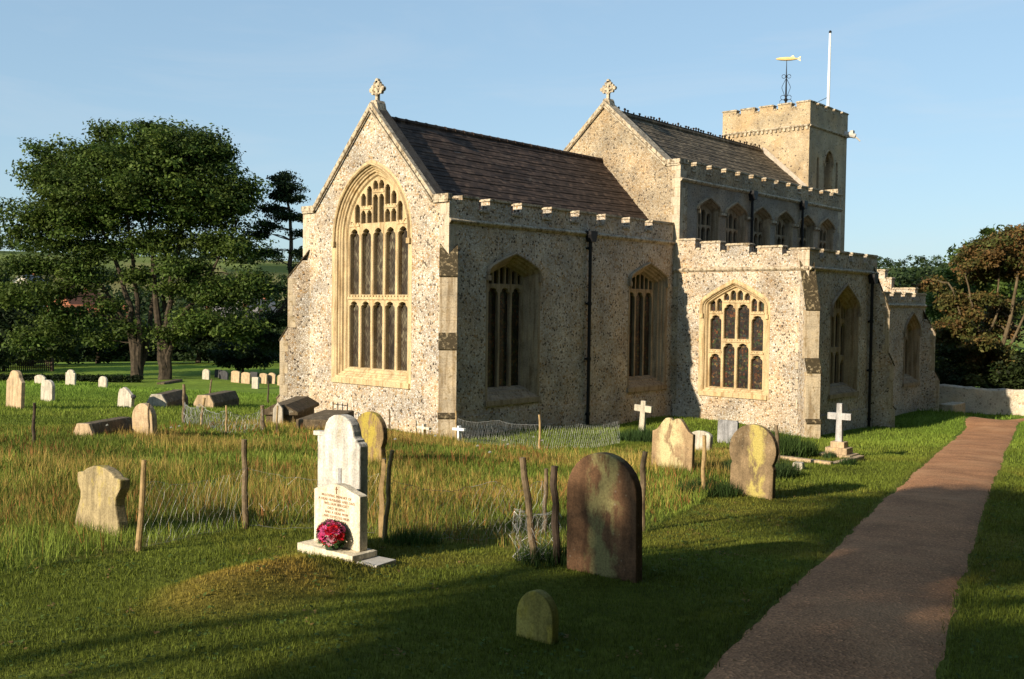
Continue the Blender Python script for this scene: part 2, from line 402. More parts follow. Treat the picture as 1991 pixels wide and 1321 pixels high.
def surround(mb, outline, mp, w=.15, proud=.006, m=0):
    out = offset(outline, -w)
    mb.loops([[mp(u, v, -proud) for u, v in outline], [mp(u, v, -proud) for u, v in out], [mp(u, v, .02) for u, v in out]], m)
    mb.loops([[mp(u, v, .0) for u, v in outline], [mp(u, v, -proud) for u, v in outline]], m)
def hood(mb, cx, a, spring, rise, mp, drop=.1, w=.10, gap=.13, proud=.09, ret=.0, m=0):
    base = [(cx+a, spring-drop)]+arch_pts(cx, a, spring, rise)+[(cx-a, spring-drop)]
    A = offset(base, -gap, False); B = offset(base, -gap-w, False)
    mb.loops([[mp(u, v, .02) for u, v in A], [mp(u, v, -proud*.6) for u, v in A], [mp(u, v, -proud) for u, v in offset(base, -gap-w*.35, False)], [mp(u, v, -proud) for u, v in offset(base, -gap-w*.6, False)], [mp(u, v, .02) for u, v in B]], m, close=False)
    for (u, v), (u2, v2) in ((A[0], B[0]), (A[-1], B[-1])):
        lo, hi = min(u, u2)-.02, max(u, u2)+.02
        mb.extrude([(lo, v-.13), (hi, v-.13), (hi, v+.02), (lo, v+.02)], mp, .01, -proud*1.1, m)
def window(mp, cx, a, sill, spring, rise, prof, holes, gmat, glass_d=.1, hoodkw=None, sillproj=True, stonem=None, sw=.15, label=None):
    """reveal mouldings + pierced tracery + glass; returns the wall opening"""
    stonem = stonem or STW
    o = win_outline(cx, a, sill, spring, rise)
    w = MB()
    L = [[mp(u, v, d) for u, v in offset(o, i)] for i, d in prof]
    w.loops(L); surround(w, o, mp, sw)
    win = w.build('window', stonem, CH, recalc=False)
    if label: win['label'] = label
    ins, dep = prof[-1]; inner = offset(o, ins); t = MB()
    t.holed(inner, holes, mp, dep)
    for h in holes:
        t.loops([[mp(u, v, dep) for u, v in h], [mp(u, v, dep+.035) for u, v in offset(h, .014)], [mp(u, v, dep+glass_d+.02) for u, v in offset(h, .016)]])
    t.build('tracery', stonem, win, recalc=False)
    g = MB(); g.add([mp(u, v, dep+glass_d) for u, v in inner], [tuple(range(len(inner)))]); g.build('glass', gmat, win, recalc=False)
    if hoodkw is not None:
        h = MB(); hood(h, cx, a, spring, rise, mp, **hoodkw); h.build('hood_mould', stonem, win)
    if sillproj:
        s = MB(); s.extrude([(cx-a-.1, sill-.17), (cx+a+.1, sill-.17), (cx+a+.1, sill-.012), (cx-a-.1, sill-.012)], mp, .01, -.06); s.build('sill', stonem, win, bevel=.012)
    return o

# ------------------------------------------------------------------ walls
EW, EN = east(0.0), north(0.0)
CY = -3.23; CW = 6.46
PROF = [(0, 0), (.05, .03), (.065, .075), (.10, .085), (.125, .13), (.165, .14), (.185, .20), (.245, .22), (.28, .28)]
# east window of five lights
ea, esill, esp, eri = 1.63, .24, 4.42, 2.08
Ri = ((ea*ea+eri*eri)/(2*ea)); ai = ea-.28; Rin = Ri-.28; cc = ea-Ri
def arch_z(u): return esp+math.sqrt(max(0, Rin**2-(abs(u)-cc)**2))
hs = []
for k in range(-2, 3):
    c = .54*k; hs.append(light(CY+c, .225, .53, 2.53)); hs.append(light(CY+c, .225, 2.72, 4.70, hf=1.25))
def tall(c, b, t, a=.12): hs.append(light(CY+c, a, b, t, .16, 8, 1.25))
for s in (-1, 1):
    tall(s*.135, 4.84, 5.69); tall(s*.135, 5.83, arch_z(.135+.06)-.05)
    for q in (.405, .675):
        tall(s*q, 4.84, 5.235); tall(s*q, 5.36, arch_z(q+.07)-.05)
    tall(s*.945, 4.87, arch_z(.945+.07)-.05)
    z1 = arch_z(1.215+.05)-.05
    hs.append([(CY+s*1.215-.07, 4.88), (CY+s*1.215+.07, 4.88), (CY+s*1.215-s*.02, z1)] if s > 0 else [(CY-1.215-.07, 4.88), (CY-1.215+.07, 4.88), (CY-1.215+.02, z1)])
eo = window(EW, CY, ea, esill, esp, eri, PROF, hs, GE, .16, hoodkw=dict(drop=.12, gap=.0, w=.09, proud=.08), label='tall pointed window of five lights in the chancel gable')
def transom(mp, u0, u1, zb, zt, w_in, w_out, n, parent, tooth=.03, th=.05):
    t = MB(); xs = [u0]; prof = [(u0, zb), (u1, zb), (u1, zt)]
    for i in range(n-1, -1, -1):
        c = u0+(u1-u0)*(i+.5)/n; prof += [(c+tooth, zt), (c+tooth, zt+th), (c-tooth, zt+th), (c-tooth, zt)]
    prof.append((u0, zt)); t.extrude(prof, mp, w_in, w_out); return t.build('transom', STW, parent)
_w = bpy.data.objects['window']
transom(EW, CY-1.345, CY+1.345, 2.585, 2.66, .30, .242, 20, _w)
for s0, s1, zz in ((-.26, .26, 5.76), (.29, .80, 5.29), (-.80, -.29, 5.29), (.83, 1.30, 4.80), (-1.30, -.83, 4.80)): transom(EW, CY+s0, CY+s1, zz-.035, zz+.03, .30, .255, 4, _w, .022, .04)

def gable_out(y0, y1, yc, zb, zsh, zap, kw):
    return [(y0, zb), (y1, zb), (y1, zsh), (y1-kw, zsh), (yc, zap), (y0+kw, zsh), (y0, zsh)]
m = MB()
g = gable_out(-6.46, 0, CY, -3, 5.33, 8.16, .58)
m.holed(g, [eo], EW, 0.0)
n_ = len(g); m.loops([[EW(u, v, 0) for u, v in g], [EW(u, v, .5) for u, v in g]])
m.add([EW(u, v, .5) for u, v in g], [tuple(range(n_))])
m.build('gable_wall', FL, CH, recalc=False)
def coping(y0, y1, yc, zsh, zap, kw, xf, xb, th=.13, name='gable_coping', mat=None, back=None):
    c = MB(); bk = MB()
    mp = lambda u, v, w: (xf+(xb-xf)*w, u, v)
    slope = (zap-zsh)/(y1-kw-yc)
    for s in (1, -1):
        Y = lambda d: yc+s*d
        d1 = y1-kw-yc
        poly = [(Y(.0), zap), (Y(d1), zsh), (Y(d1+.02), zsh+.13), (Y(.0), zap+.15)]
        c.extrude(poly, mp, 0, 1)
        if back: bk.extrude([(yc, zap-.1), (Y(d1), zsh-.1), (Y(d1+.02), zsh+.125), (yc, zap+.145)], lambda u, v, w: (xb+(back-xb)*w, u, v), 0, 1)
        k0, k1 = Y(d1-.02), (y1+.02 if s > 0 else y0-.02)
        c.extrude([(k0, zsh-.02), (k1, zsh-.02), (k1, zsh+.14), (k0, zsh+.14)], mp, 0, 1)
        c.extrude([(k0, zsh-.09), (k1-s*.03, zsh-.09), (k1-s*.03, zsh-.02), (k0, zsh-.02)], mp, .05, .95)
    # moulded roll along the lower edge of the coping
    for s in (1, -1):
        d1 = y1-kw-yc
        c.tube([(xf+.02, yc, zap-.06), (xf+.02, yc+s*d1, zsh-.06)], .035, 6)
    o = c.build(name, mat or STC, CH, bevel=.01)
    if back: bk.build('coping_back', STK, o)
    return o
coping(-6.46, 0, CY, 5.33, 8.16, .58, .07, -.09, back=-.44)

def gable_cross(x, y, z0, z1, half, mat, name='gable_cross'):
    """stone finial: shaft, four lobed arms and a pierced ring"""
    c = MB(); h = z1-z0; zc = z1-half
    c.extrude([(y-.26, z0-.42), (y+.26, z0-.42), (y+.15, z0+.02), (y+.10, z0+.10), (y-.10, z0+.10), (y-.15, z0+.02)], east(x+.16), 0, .34)
    c.extrude([(y-.055, z0), (y+.055, z0), (y+.05, z1-.02), (y-.05, z1-.02)], east(x+.05), 0, .1)
    c.extrude([(y-half, zc-.05), (y+half, zc-.05), (y+half, zc+.05), (y-half, zc+.05)], east(x+.048), 0, .096)
    ring = [(y+half*.62*math.cos(t*math.pi/12), zc+half*.62*math.sin(t*math.pi/12)) for t in range(24)]
    ri2 = [(y+half*.45*math.cos(t*math.pi/12), zc+half*.45*math.sin(t*math.pi/12)) for t in range(24)]
    mp = east(x+.03)
    c.loops([[mp(*p, 0) for p in ring], [mp(*p, .06) for p in ring], [mp(*p, .06) for p in ri2], [mp(*p, 0) for p in ri2], [mp(*p, 0) for p in ring]])
    for dx, dz in ((half, 0), (-half, 0), (0, half)):
        for ex, ez in ((0, 0), (-dz*.32-dx*.3, dx*.32-dz*.3), (dz*.32-dx*.3, -dx*.32-dz*.3)):
            uy, uz = y+dx*.93+ex, zc+dz*.93+ez; r = .075 if ex == 0 and ez == 0 else .06
            c.extrude([(uy+r*math.cos(t*math.pi/4), uz+r*math.sin(t*math.pi/4)) for t in range(8)], east(x+.05), 0, .1)
    return c.build(name, mat, CH, bevel=.006)
gable_cross(-.22, CY, 8.28, 8.98, .27, STC)

# chancel north wall, two windows, parapet
PN = [(0, 0), (.05, .04), (.07, .09), (.12, .12), (.15, .18), (.21, .21), (.25, .30), (.29, .35)]
def three(cx, bot, spring, top):
    r = []
    for k in (-1, 0, 1):
        r.append(light(cx+.525*k, .225, bot, spring))
    for k in range(-3, 3):
        u = (k+.5)*.2625; zt = top-.10-abs(u)*.42
        if zt-spring-.12 > .12: r.append(light(cx+u, .10, spring+.10, zt, .15, 8))
    return r
oN = []
for cx in (2.69, 9.66):
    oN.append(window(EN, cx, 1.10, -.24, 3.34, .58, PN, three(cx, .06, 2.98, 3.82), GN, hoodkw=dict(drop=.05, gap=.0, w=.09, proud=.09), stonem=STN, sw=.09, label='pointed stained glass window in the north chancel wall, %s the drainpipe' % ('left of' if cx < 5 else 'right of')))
m = MB(); m.holed([(.5, -3), (11.2, -3), (11.2, 4.74), (.5, 4.74)], oN, EN, 0); m.build('chancel_wall', FL, CH, recalc=False)
m = MB(); m.box((-11.2, -6.46, -3), (-.5, -6.4, 4.9)); m.build('chancel_wall', FL, CH)

def string_course(x0, y0, x1, y1, z, name='string_course', h=.12, proud=.08, mat=None):
    """moulding along a wall from (x0,y0) to (x1,y1); outward is to the right of the run seen from above"""
    d = Vector((x1-x0, y1-y0, 0)).normalized(); nrm = Vector((d.y, -d.x, 0)); s = MB()
    a, b = Vector((x0, y0, z)), Vector((x1, y1, z)); L = []
    for out, dz in ((-.01, -.02), (proud*.45, 0), (proud, h*.45), (proud, h*.7), (-.01, h*1.25)):
        L.append((out, dz))
    s.add([a+nrm*o+Vector((0, 0, q)) for o, q in L]+[b+nrm*o+Vector((0, 0, q)) for o, q in L], [(i, i+1, i+6, i+5) for i in range(4)]+[(0, 1, 2, 3, 4), (9, 8, 7, 6, 5)])
    return s.build(name, mat or STC, CH)
def parapet(mp, spans, zb, thick, mat, copm, ends=None):
    """spans: (u0, u1, top) of merlons and crenels side by side; mp(u, v, w) with w inward"""
    p = MB(); c = MB()
    for i, (u0, u1, zt) in enumerate(spans):
        p.extrude([(u0, zb), (u1, zb), (u1, zt-.07), (u0, zt-.07)], mp, 0, thick)
        zl = spans[i-1][2] if i > 0 else -9; zr = spans[i+1][2] if i < len(spans)-1 else -9
        high = zt > max(zl, zr)-.01 or (zl < zt or zr < zt)
        e0 = .035 if zl < zt-.01 else -.035 if zl > zt+.01 and zl > -8 else 0
        e1 = .035 if zr < zt-.01 else -.035 if zr > zt+.01 and zr > -8 else 0
        a0, a1 = u0-e0, u1+e1
        c.extrude([(a0, zt-.07), (a1, zt-.07), (a1, zt-.03), (a0, zt-.03)], mp, -.035, thick+.035)
        c.extrude([(a0+.015, zt-.03), (a1-.015, zt-.03), (a1-.04, zt), (a0+.04, zt)], mp, -.015, thick+.015)
    o = p.build('parapet', mat, CH, recalc=True)
    c.build('coping', copm, o)
    return o
def crenels(u0, first, pitch, gap, zt, zc, u1):
    """merlon faces turned to the lower-u side stand at first + k*pitch"""
    sp = []; u = u0; k = first
    while k < u1-.05:
        sp.append((u, k-gap, zt)); sp.append((k-gap, k, zc)); u = k; k += pitch
    sp.append((u, u1, zt)); return sp
parapet(EN, crenels(.5, 1.61, 1.372, .46, 5.46, 5.12, 11.2), 4.74, .34, FL, STC)
string_course(0, 0, -11.2, 0, 4.68)

def stepped_roof(x0, x1, yr, zr, ye, ze, rows, mat, name='roof'):
    """tiled slopes either side of a ridge: every course a tilted strip with a lip"""
    vs = []; rowid = []
    for s in (1, -1):
        for k in range(rows):
            t0, t1 = k/rows, (k+1)/rows
            def P(t, x, lift): return (x, yr+s*(ye-yr)*t if s > 0 else 2*yr-(yr+(ye-yr)*t), zr+(ze-zr)*t+lift)
            nx = 14; xs = [x0+(x1-x0)*i/nx for i in range(nx+1)]
            for i in range(nx):
                j = lambda x: .014*math.sin(x*3.1+k*.7)+.010*math.sin(x*7.7+k*2.1)-.05*math.sin(math.pi*min(1, max(0, (x-x0)/(x1-x0))))*math.sin(math.pi*k/rows)
                q = [P(t0, xs[i], j(xs[i])), P(t0, xs[i+1], j(xs[i+1])), P(t1, xs[i+1], (.012+j(xs[i+1]))), P(t1, xs[i], (.012+j(xs[i])))]
                l = [P(t1, xs[i], (.012+j(xs[i]))), P(t1, xs[i+1], (.012+j(xs[i+1]))), P(t1, xs[i+1], -.02+j(xs[i+1])), P(t1, xs[i], -.02+j(xs[i]))]
                vs += q+l; rowid += [k+.1]*8
    o = mesh_np(name, vs, 4, mat, None, CH)
    a = o.data.attributes.new('row', 'FLOAT_COLOR', 'POINT'); c = np.ones((len(vs), 4), np.float32); c[:, 0] = np.floor(rowid)+.001; a.data.foreach_set('color', c.ravel())
    return o
stepped_roof(-.45, -11.2, CY, 7.93, -.30, 4.80, 38, RF1)
m = MB(); m.tube([(-.45, CY, 7.93), (-11.2, CY, 7.94)], .085, 8)
for i in range(26): m.tube([(-.5-.41*i, CY, 7.93), (-.56-.41*i, CY, 7.93)], .1, 8)
m.build('ridge_tiles', RF1, CH)

def buttress(cx, cy, dx, dy, prof, width, capz, name='buttress'):
    """stepped buttress standing out from (cx,cy) along (dx,dy); mossy weatherings as sub-parts"""
    L = math.hypot(dx, dy); dx /= L; dy /= L; px, py = -dy, dx
    mp = lambda u, v, w: (cx+dx*u+px*w, cy+dy*u+py*w, v)
    b = MB(); poly = [(-.3, prof[-1][1])]+[(d, z) for d, z in reversed(prof)]+[(-.3, prof[0][1])]
    b.extrude(poly, mp, -width/2, width/2)
    o = b.build(name, FL, CH, bevel=.012)
    for i in range(len(prof)-1):
        q = MB()
        (d0, z0), (d1, z1) = prof[i], prof[i+1]
        if abs(d1-d0) < .01:
            z = z1; k = 0
            while z < z0-.03:
                zt = min(z0, z+.34); dd = .15 if k % 2 else .24; q.extrude([(d0-dd, z), (d0+.006, z), (d0+.006, zt-.008), (d0-dd, zt-.008)], mp, -width/2-.006, width/2+.006); z = zt; k += 1
            if k: q.build('quoins', STB, o)
    for i in range(len(prof)-1):
        w = MB()
        (d0, z0), (d1, z1) = prof[i], prof[i+1]
        if d1 > d0+.05 and z0-z1 > .05:
            nx, nz = (z0-z1), (d1-d0); q = math.hypot(nx, nz); nx, nz = nx/q*.035, nz/q*.035
            a0 = d0-(.25 if i == 0 else 0); za = z0+(z0-z1)/(d1-d0)*(.25 if i == 0 else 0)
            w.extrude([(a0, za), (d1+.03, z1-.04), (d1+.03+nx*.6, z1-.03+nz), (a0+nx, za+nz)], mp, -width/2-.02, width/2+.02)
            w.build('weathering', STM, o, bevel=.008)
    return o
STB = stone('buttress_stone', (.58, .48, .34), .55, 1.0, (.30, .22, .12), .0)
BP = [(0, 3.78), (.42, 3.24), (.42, 1.70), (.66, 1.30), (.66, -.42), (.74, -.52), (.74, -3)]
buttress(0, 0, 1, 1, BP, .46, 0); buttress(0, -6.46, 1, -1, BP, .5, 0)

def quoins(x, y, sx, sy, z0, z1, h=.30, name='quoins', mat=None, faces='xy', seed=0):
    """alternate long and short corner blocks, a few millimetres proud; the corner is at (x,y), walls run to -sx and -sy"""
    rr = random.Random(seed); q = MB(); z = z0; i = 0
    while z < z1-.05:
        hh = min(h*rr.uniform(.85, 1.15), z1-z); a, b = (.36, .20) if i % 2 else (.20, .36)
        a *= rr.uniform(.85, 1.15); b *= rr.uniform(.85, 1.15); g = .004
        q.box((min(x+sx*g, x-sx*a), min(y+sy*g, y-sy*b), z+.006), (max(x+sx*g, x-sx*a), max(y+sy*g, y-sy*b), z+hh-.006)); z += hh; i += 1
    return q.build(name, mat or ST, CH)
quoins(0, 0, 1, 1, -1.6, 5.24, seed=1); quoins(0, -6.46, 1, -1, -1.6, 5.24, seed=2)
m = MB(); m.box((-11.2, -.1, -3), (-.02, .06, -.62)); m.build('plinth', FL, CH); m = MB(); m.box((-.1, -6.3, -3), (.06, -.2, -.75)); m.build('plinth', FL, CH)

def pipe(x, y, zt, zb, hop=True):
    p = MB(); p.tube([(x, y+.1, zb), (x, y+.1, zt)], .055, 10)
    z = zb+.5
    while z < zt: p.tube([(x, y+.1, z), (x, y+.1, z+.1)], .075, 10); p.box((x-.1, y, z+.02), (x+.1, y+.1, z+.08)); z += 1.75
    o = p.build('drainpipe', IRON, CH)
    h = MB(); h.extrude([(-.09, 0), (.09, 0), (.17, .22), (.17, .34), (-.17, .34), (-.17, .22)], lambda u, v, w: (x+u, y+.01+w, zt+v-.05), 0, .24); h.build('hopper', IRON, o)
pipe(-6.2, 0, 4.55, -1.5)

# ------------------------------------------------------------------ nave
NE_, NN = east(-11.2), north(.23)
NX = -24.86
g = gable_out(-6.45, .23, -3.11, -3.0, 7.57, 10.0, .58)
m = MB(); m.extrude(g, NE_, 0, .5); m.build('gable_wall', FLN, CH)
coping(-6.45, .23, -3.11, 7.57, 10.0, .58, -11.13, -11.72)
gable_cross(-11.42, -3.11, 10.14, 10.93, .31, STC)
cow = []; CLH = []
for i in range(6):
    cx = 13.17+2.02*i
    hh = []
    for k in (-1, 0, 1):
        hh.append(light(cx+.375*k, .155, 4.72, 5.45, .2)); hh.append(light(cx+.375*k, .155, 5.52, 6.10-abs(k)*.12, .2))
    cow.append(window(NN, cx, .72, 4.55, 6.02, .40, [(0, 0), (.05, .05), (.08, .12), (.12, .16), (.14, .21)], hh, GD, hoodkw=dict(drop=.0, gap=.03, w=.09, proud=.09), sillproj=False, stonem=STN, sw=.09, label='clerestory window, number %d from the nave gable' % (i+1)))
m = MB(); m.holed([(11.7, 3.2), (24.86, 3.2), (24.86, 7.0), (11.7, 7.0)], cow, NN, 0)
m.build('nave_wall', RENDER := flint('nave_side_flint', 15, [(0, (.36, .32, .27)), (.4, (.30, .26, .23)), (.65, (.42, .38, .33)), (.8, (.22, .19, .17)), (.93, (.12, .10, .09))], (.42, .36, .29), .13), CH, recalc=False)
m = MB(); m.box((-24.86, -6.45, 2), (-11.7, -6.39, 7.2)); m.box((-24.86, -6.45, 2), (-24.8, .2, 6.9)); m.build('nave_wall', FLN, CH)
for a, b in ((11.7, 12.28), ):
    pass
for i in range(5):
    sc = MB()
    a = 13.17+2.02*i+.80; b = 13.17+2.02*(i+1)-.80
    sc.extrude([(a, 5.93), (b, 5.93), (b, 6.02), (a, 6.02)], NN, .01, -.08); sc.build('string_course', STC, CH)
parapet(NN, crenels(11.7, 12.26, 1.061, .36, 7.71, 7.40, 24.86), 7.0, .32, FLN, STC)
string_course(-11.2, .23, -24.86, .23, 6.93)
quoins(-11.2, .23, 1, 1, 3.2, 7.5, seed=3, mat=ST); quoins(-24.86, .23, -1, 1, 3.2, 6.9, seed=4)
m = MB(); m.box((-25.3, -.55, 7.0), (-24.75, .1, 7.95)); m.build('kneeler', STC, CH, bevel=.02)
stepped_roof(-11.7, -23.6, -3.11, 9.78, -.08, 7.17, 38, RF2)
m = MB(); m.tube([(-11.7, -3.11, 9.80), (-23.6, -3.11, 9.80)], .09, 8); m.build('ridge_tiles', RF2, CH)
rc = MB(); rr = random.Random(5)
for i in range(58):
    x = -11.9-.2*i
    rc.box((x-.1, -3.135, 9.86), (x+.1, -3.085, 9.93))
    if rr.random() < .75:
        hgt = rr.choice((.06, .10, .14)); rc.box((x-.025, -3.13, 9.93), (x+.025, -3.09, 9.93+hgt))
        if hgt > .08: rc.box((x-.06, -3.13, 9.93+hgt*.5), (x+.06, -3.09, 9.93+hgt*.5+.04))
rc.build('ridge_crest', RF1, CH)
pipe(-16.3, .23, 6.75, 4.4); pipe(-20.72, .23, 6.75, 4.4)
# pale lead flashing where the nave roof meets the tower
m = MB()
m.extrude([(-3.11, 9.78), (-.85, 7.83), (-.85, 8.07), (-2.95, 9.93), (-3.11, 9.98)], east(-23.585), 0, -.03)
m.build('flashing', plain('mortar_fillet', (.42, .36, .29), .9, 0, .2), CH)

# ------------------------------------------------------------------ tower
TX0, TX1, TY0, TY1 = -23.6, -27.7, -5.2, -.8
TE, TN = east(TX0), north(TY1)
def blind(mp, cx, a, sill, spring, rise, prof, mat=ST):
    o = win_outline(cx, a, sill, spring, rise, 8); w = MB(); w.loops([[mp(u, v, d) for u, v in offset(o, i)] for i, d in prof]); q = offset(o, prof[-1][0]); w.add([mp(u, v, prof[-1][1]) for u, v in q], [tuple(range(len(q)))])
    return o, w
bo = window(TN, 25.66, .44, 7.75, 9.22, .60, [(0, 0), (.06, .08), (.09, .2), (.14, .3)], [light(25.66+k*.155, .115, 7.95, 9.20, .2) for k in (-1, 1)]+[light(25.66, .10, 9.24, 9.56, .1, 8)], plain('louvre_dark', (.02, .018, .016), .8), hoodkw=dict(drop=.0, gap=.02, w=.08, proud=.07), sillproj=False, stonem=FLT, sw=.05, label='pointed belfry opening high on the tower')
tholes = [bo]
for cx in (24.56, 26.62):
    o, w = blind(TN, cx, .12, 7.8, 9.3, .15, [(0, 0), (.02, .16)]); w.build('blind_lancet', FLT, CH, recalc=False); tholes.append(o)
m = MB()
m.holed([(-TX0, -1), (-TX1, -1), (-TX1, 10.78), (-TX0, 10.78)], tholes, TN, 0)
m.add([(TX0, TY0, -1), (TX0, TY1, -1), (TX0, TY1, 10.78), (TX0, TY0, 10.78), (TX1, TY0, -1), (TX1, TY1, -1), (TX1, TY1, 10.78), (TX1, TY0, 10.78)], [(0, 1, 2, 3), (4, 7, 6, 5), (0, 3, 7, 4), (3, 2, 6, 7)])
m.build('tower_wall', FLT, CH, recalc=False)
def tmer(mp, ends, zt=11.9, zc=11.70):
    sp = []
    for i in range(len(ends)-1): sp.append((ends[i], ends[i+1], zt if i % 2 == 0 else zc))
    return parapet(mp, sp, 10.78, .3, FLT, STC)
tmer(TE, [-5.22, -4.50, -4.26, -3.55, -3.29, -2.60, -2.35, -1.70, -1.45, -.78])
tmer(north(-.78), [23.88, 24.22, 24.46, 25.1, 25.34, 25.96, 26.22, 26.83, 27.07, 27.72])
tmer(lambda u, v, w: (-27.72+w, u, v), [-5.2, -4.50, -4.26, -3.55, -3.29, -2.60, -2.35, -1.70, -1.45, -1.1])
tmer(lambda u, v, w: (-u, -5.22+w, v), [23.9, 24.22, 24.46, 25.1, 25.34, 25.96, 26.22, 26.83, 27.07, 27.4])
m = MB(); m.box((TX1+.3, TY0+.3, 10.9), (TX0-.3, TY1-.3, 11.2)); m.build('tower_roof', LEAD, CH)
string_course(TX0, TY1, TX1, TY1, 10.72, h=.1, mat=STC); string_course(TX0, TY0, TX0, TY1, 10.72, h=.1)
for i in range(20):                            # corbel table under the east string
    y = TY0+.12+i*.22; m = MB(); m.box((TX0-.02, y-.05, 10.60), (TX0+.075, y+.05, 10.73)); m.build('corbel', STC, CH)
m = MB(); m.tube([(-27.45, -.8, 10.85), (-27.5, -.5, 10.82), (-27.55, -.32, 10.74)], [.16, .14, .11], 8); m.tube([(-27.52, -.38, 10.76), (-27.6, -.22, 10.62), (-27.64, -.12, 10.50)], [.05, .04, .035], 6); m.box((-27.6, -.52, 10.8), (-27.4, -.38, 11.02))
m.build('gargoyle', CONC, CH)
quoins(TX0, TY1, 1, 1, 6.4, 10.7, seed=9, mat=FLT)

# ------------------------------------------------------------------ north chapel
AE, AN = east(-11.2), north(5.1)
chs = []
cxe, ce = 2.44, .525
for k in (-1.5, -.5, .5, 1.5):
    u = cxe+k*ce; out = abs(k) > 1
    b1, t1, t2 = (-.27, .89, 2.22) if out else (-.27, 1.27, 2.60)
    chs += [light(u, .222, b1, t1, .26), light(u, .222, t1+.135, t2, .26)]
    for s in (-1, 1):
        q = u+s*.131; zt = (2.74 if s*k < 0 else 2.70) if out else (3.02 if s*k < 0 else 2.92)
        chs.append(light(q, .108, t2+.13, zt+.06, .15, 8, 1.25))
PC = [(0, 0), (.04, .03), (.055, .075), (.09, .09), (.11, .13), (.125, .17)]
co = window(AE, cxe, 1.19, -.40, 2.50, .80, PC, chs, GS, .14, hoodkw=dict(drop=.25, gap=.0, w=.07, proud=.06), label='broad four light stained glass window in the chapel east wall')
_w = [o for o in CH.children if o.name.startswith('window')][-1]
for u0, u1, zz in ((cxe-1.05, cxe-.53, .955), (cxe-.51, cxe+.51, 1.335), (cxe+.53, cxe+1.05, .955), (cxe-1.05, cxe-.53, 2.30), (cxe-.51, cxe+.51, 2.68), (cxe+.53, cxe+1.05, 2.30)): transom(AE, u0, u1, zz-.03, zz+.02, .19, .135, int((u1-u0)/.1), _w, .02, .035)
m = MB(); m.holed([(.23, -4), (5.1, -4), (5.1, 3.82), (.23, 3.82)], [co], AE, 0); m.build('chapel_wall', FL, CH, recalc=False)
parapet(AE, [(.23, .88, 4.89), (.88, 1.12, 4.55), (1.12, 1.86, 4.77), (1.86, 2.12, 4.44), (2.12, 2.96, 4.66), (2.96, 3.26, 4.34), (3.26, 4.15, 4.55), (4.15, 4.43, 4.26), (4.43, 5.1, 4.45)], 3.82, .34, FL, STC)
string_course(-11.2, .05, -11.2, 5.1, 3.72)
h4 = []
cn = 14.08
for k in (-1.5, -.5, .5, 1.5):
    u = cn+k*.45; out = abs(k) > 1
    t1, t2 = (.70, 2.00) if out else (1.00, 2.36)
    h4 += [light(u, .175, -.24, t1), light(u, .175, t1+.16, t2), light(u-.1, .07, t2+.14, 2.62 if out else 2.92, .1, 8), light(u+.1, .07, t2+.14, 2.62 if out else 2.92, .1, 8)]
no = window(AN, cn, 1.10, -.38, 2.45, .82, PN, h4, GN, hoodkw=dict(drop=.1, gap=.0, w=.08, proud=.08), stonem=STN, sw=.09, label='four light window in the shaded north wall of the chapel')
m = MB(); m.holed([(11.2, -4), (16.8, -4), (16.8, 3.82), (11.2, 3.82)], [no], AN, 0); m.build('chapel_wall', FL, CH, recalc=False)
m = MB(); m.box((-16.8, 4.0, -4), (-16.75, 5.0, 3.9)); m.box((-16.75, .3, 3.6), (-11.6, 4.7, 3.75)); m.build('chapel_roof', LEAD, CH)
parapet(AN, [(11.54, 11.95, 4.45), (11.95, 12.24, 4.16), (12.24, 13.20, 4.45), (13.20, 13.49, 4.16), (13.49, 14.31, 4.45), (14.31, 14.60, 4.16), (14.60, 15.56, 4.45), (15.56, 15.85, 4.16), (15.85, 16.8, 4.45)], 3.82, .34, FL, STC)
parapet(lambda u, v, w: (-16.8+w, u, v), [(.3, 1.2, 4.8), (1.2, 1.5, 4.5), (1.5, 2.4, 4.68), (2.4, 2.7, 4.4), (2.7, 3.6, 4.55), (3.6, 3.9, 4.25), (3.9, 4.76, 4.45)], 3.7, .3, FL, STC)
string_course(-11.2, 5.1, -16.8, 5.1, 3.72)
quoins(-11.2, 5.1, 1, 1, -2, 4.3, seed=6)
BC = [(0, 3.42), (.40, 2.46), (.40, .90), (.60, .48), (.60, -1.02), (.69, -1.12), (.69, -4)]
buttress(-11.2, 5.1, 1, 1, BC, .44, 0); buttress(-16.8, 5.1, -1, 1, BC, .46, 0)
m = MB(); m.box((-16.75, 5.0, -4), (-11.22, 5.17, -1.05)); m.build('plinth', FL, CH); m = MB(); m.box((-11.3, .1, -4), (-11.13, 5.06, -.95)); m.build('plinth', FL, CH)
pipe(-16.15, 5.1, 3.45, -2.0)

# ------------------------------------------------------------------ lower north aisle, to the west
WN = north(4.15)
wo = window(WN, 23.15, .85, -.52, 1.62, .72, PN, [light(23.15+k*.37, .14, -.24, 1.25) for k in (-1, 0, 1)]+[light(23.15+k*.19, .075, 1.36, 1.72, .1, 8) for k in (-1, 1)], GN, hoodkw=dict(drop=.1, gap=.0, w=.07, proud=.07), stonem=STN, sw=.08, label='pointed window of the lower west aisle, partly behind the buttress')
m = MB(); m.holed([(16.8, -4), (24.65, -4), (24.65, 2.66), (16.8, 2.66)], [wo], WN, 0); m.box((-24.65, .2, -4), (-24.6, 4.1, 2.7)); m.build('aisle_wall', FL, CH, recalc=False)
parapet(WN, crenels(16.8, 18.55, 1.22, .42, 3.20, 2.94, 24.65), 2.66, .34, FL, STC)
string_course(-16.8, 4.15, -24.65, 4.15, 2.60)
parapet(lambda u, v, w: (-24.65+w, u, v), [(.3, 1.3, 4.5), (1.3, 1.6, 4.15), (1.6, 2.5, 4.25), (2.5, 2.8, 3.9), (2.8, 3.81, 3.45)], 2.5, .34, FL, STC)
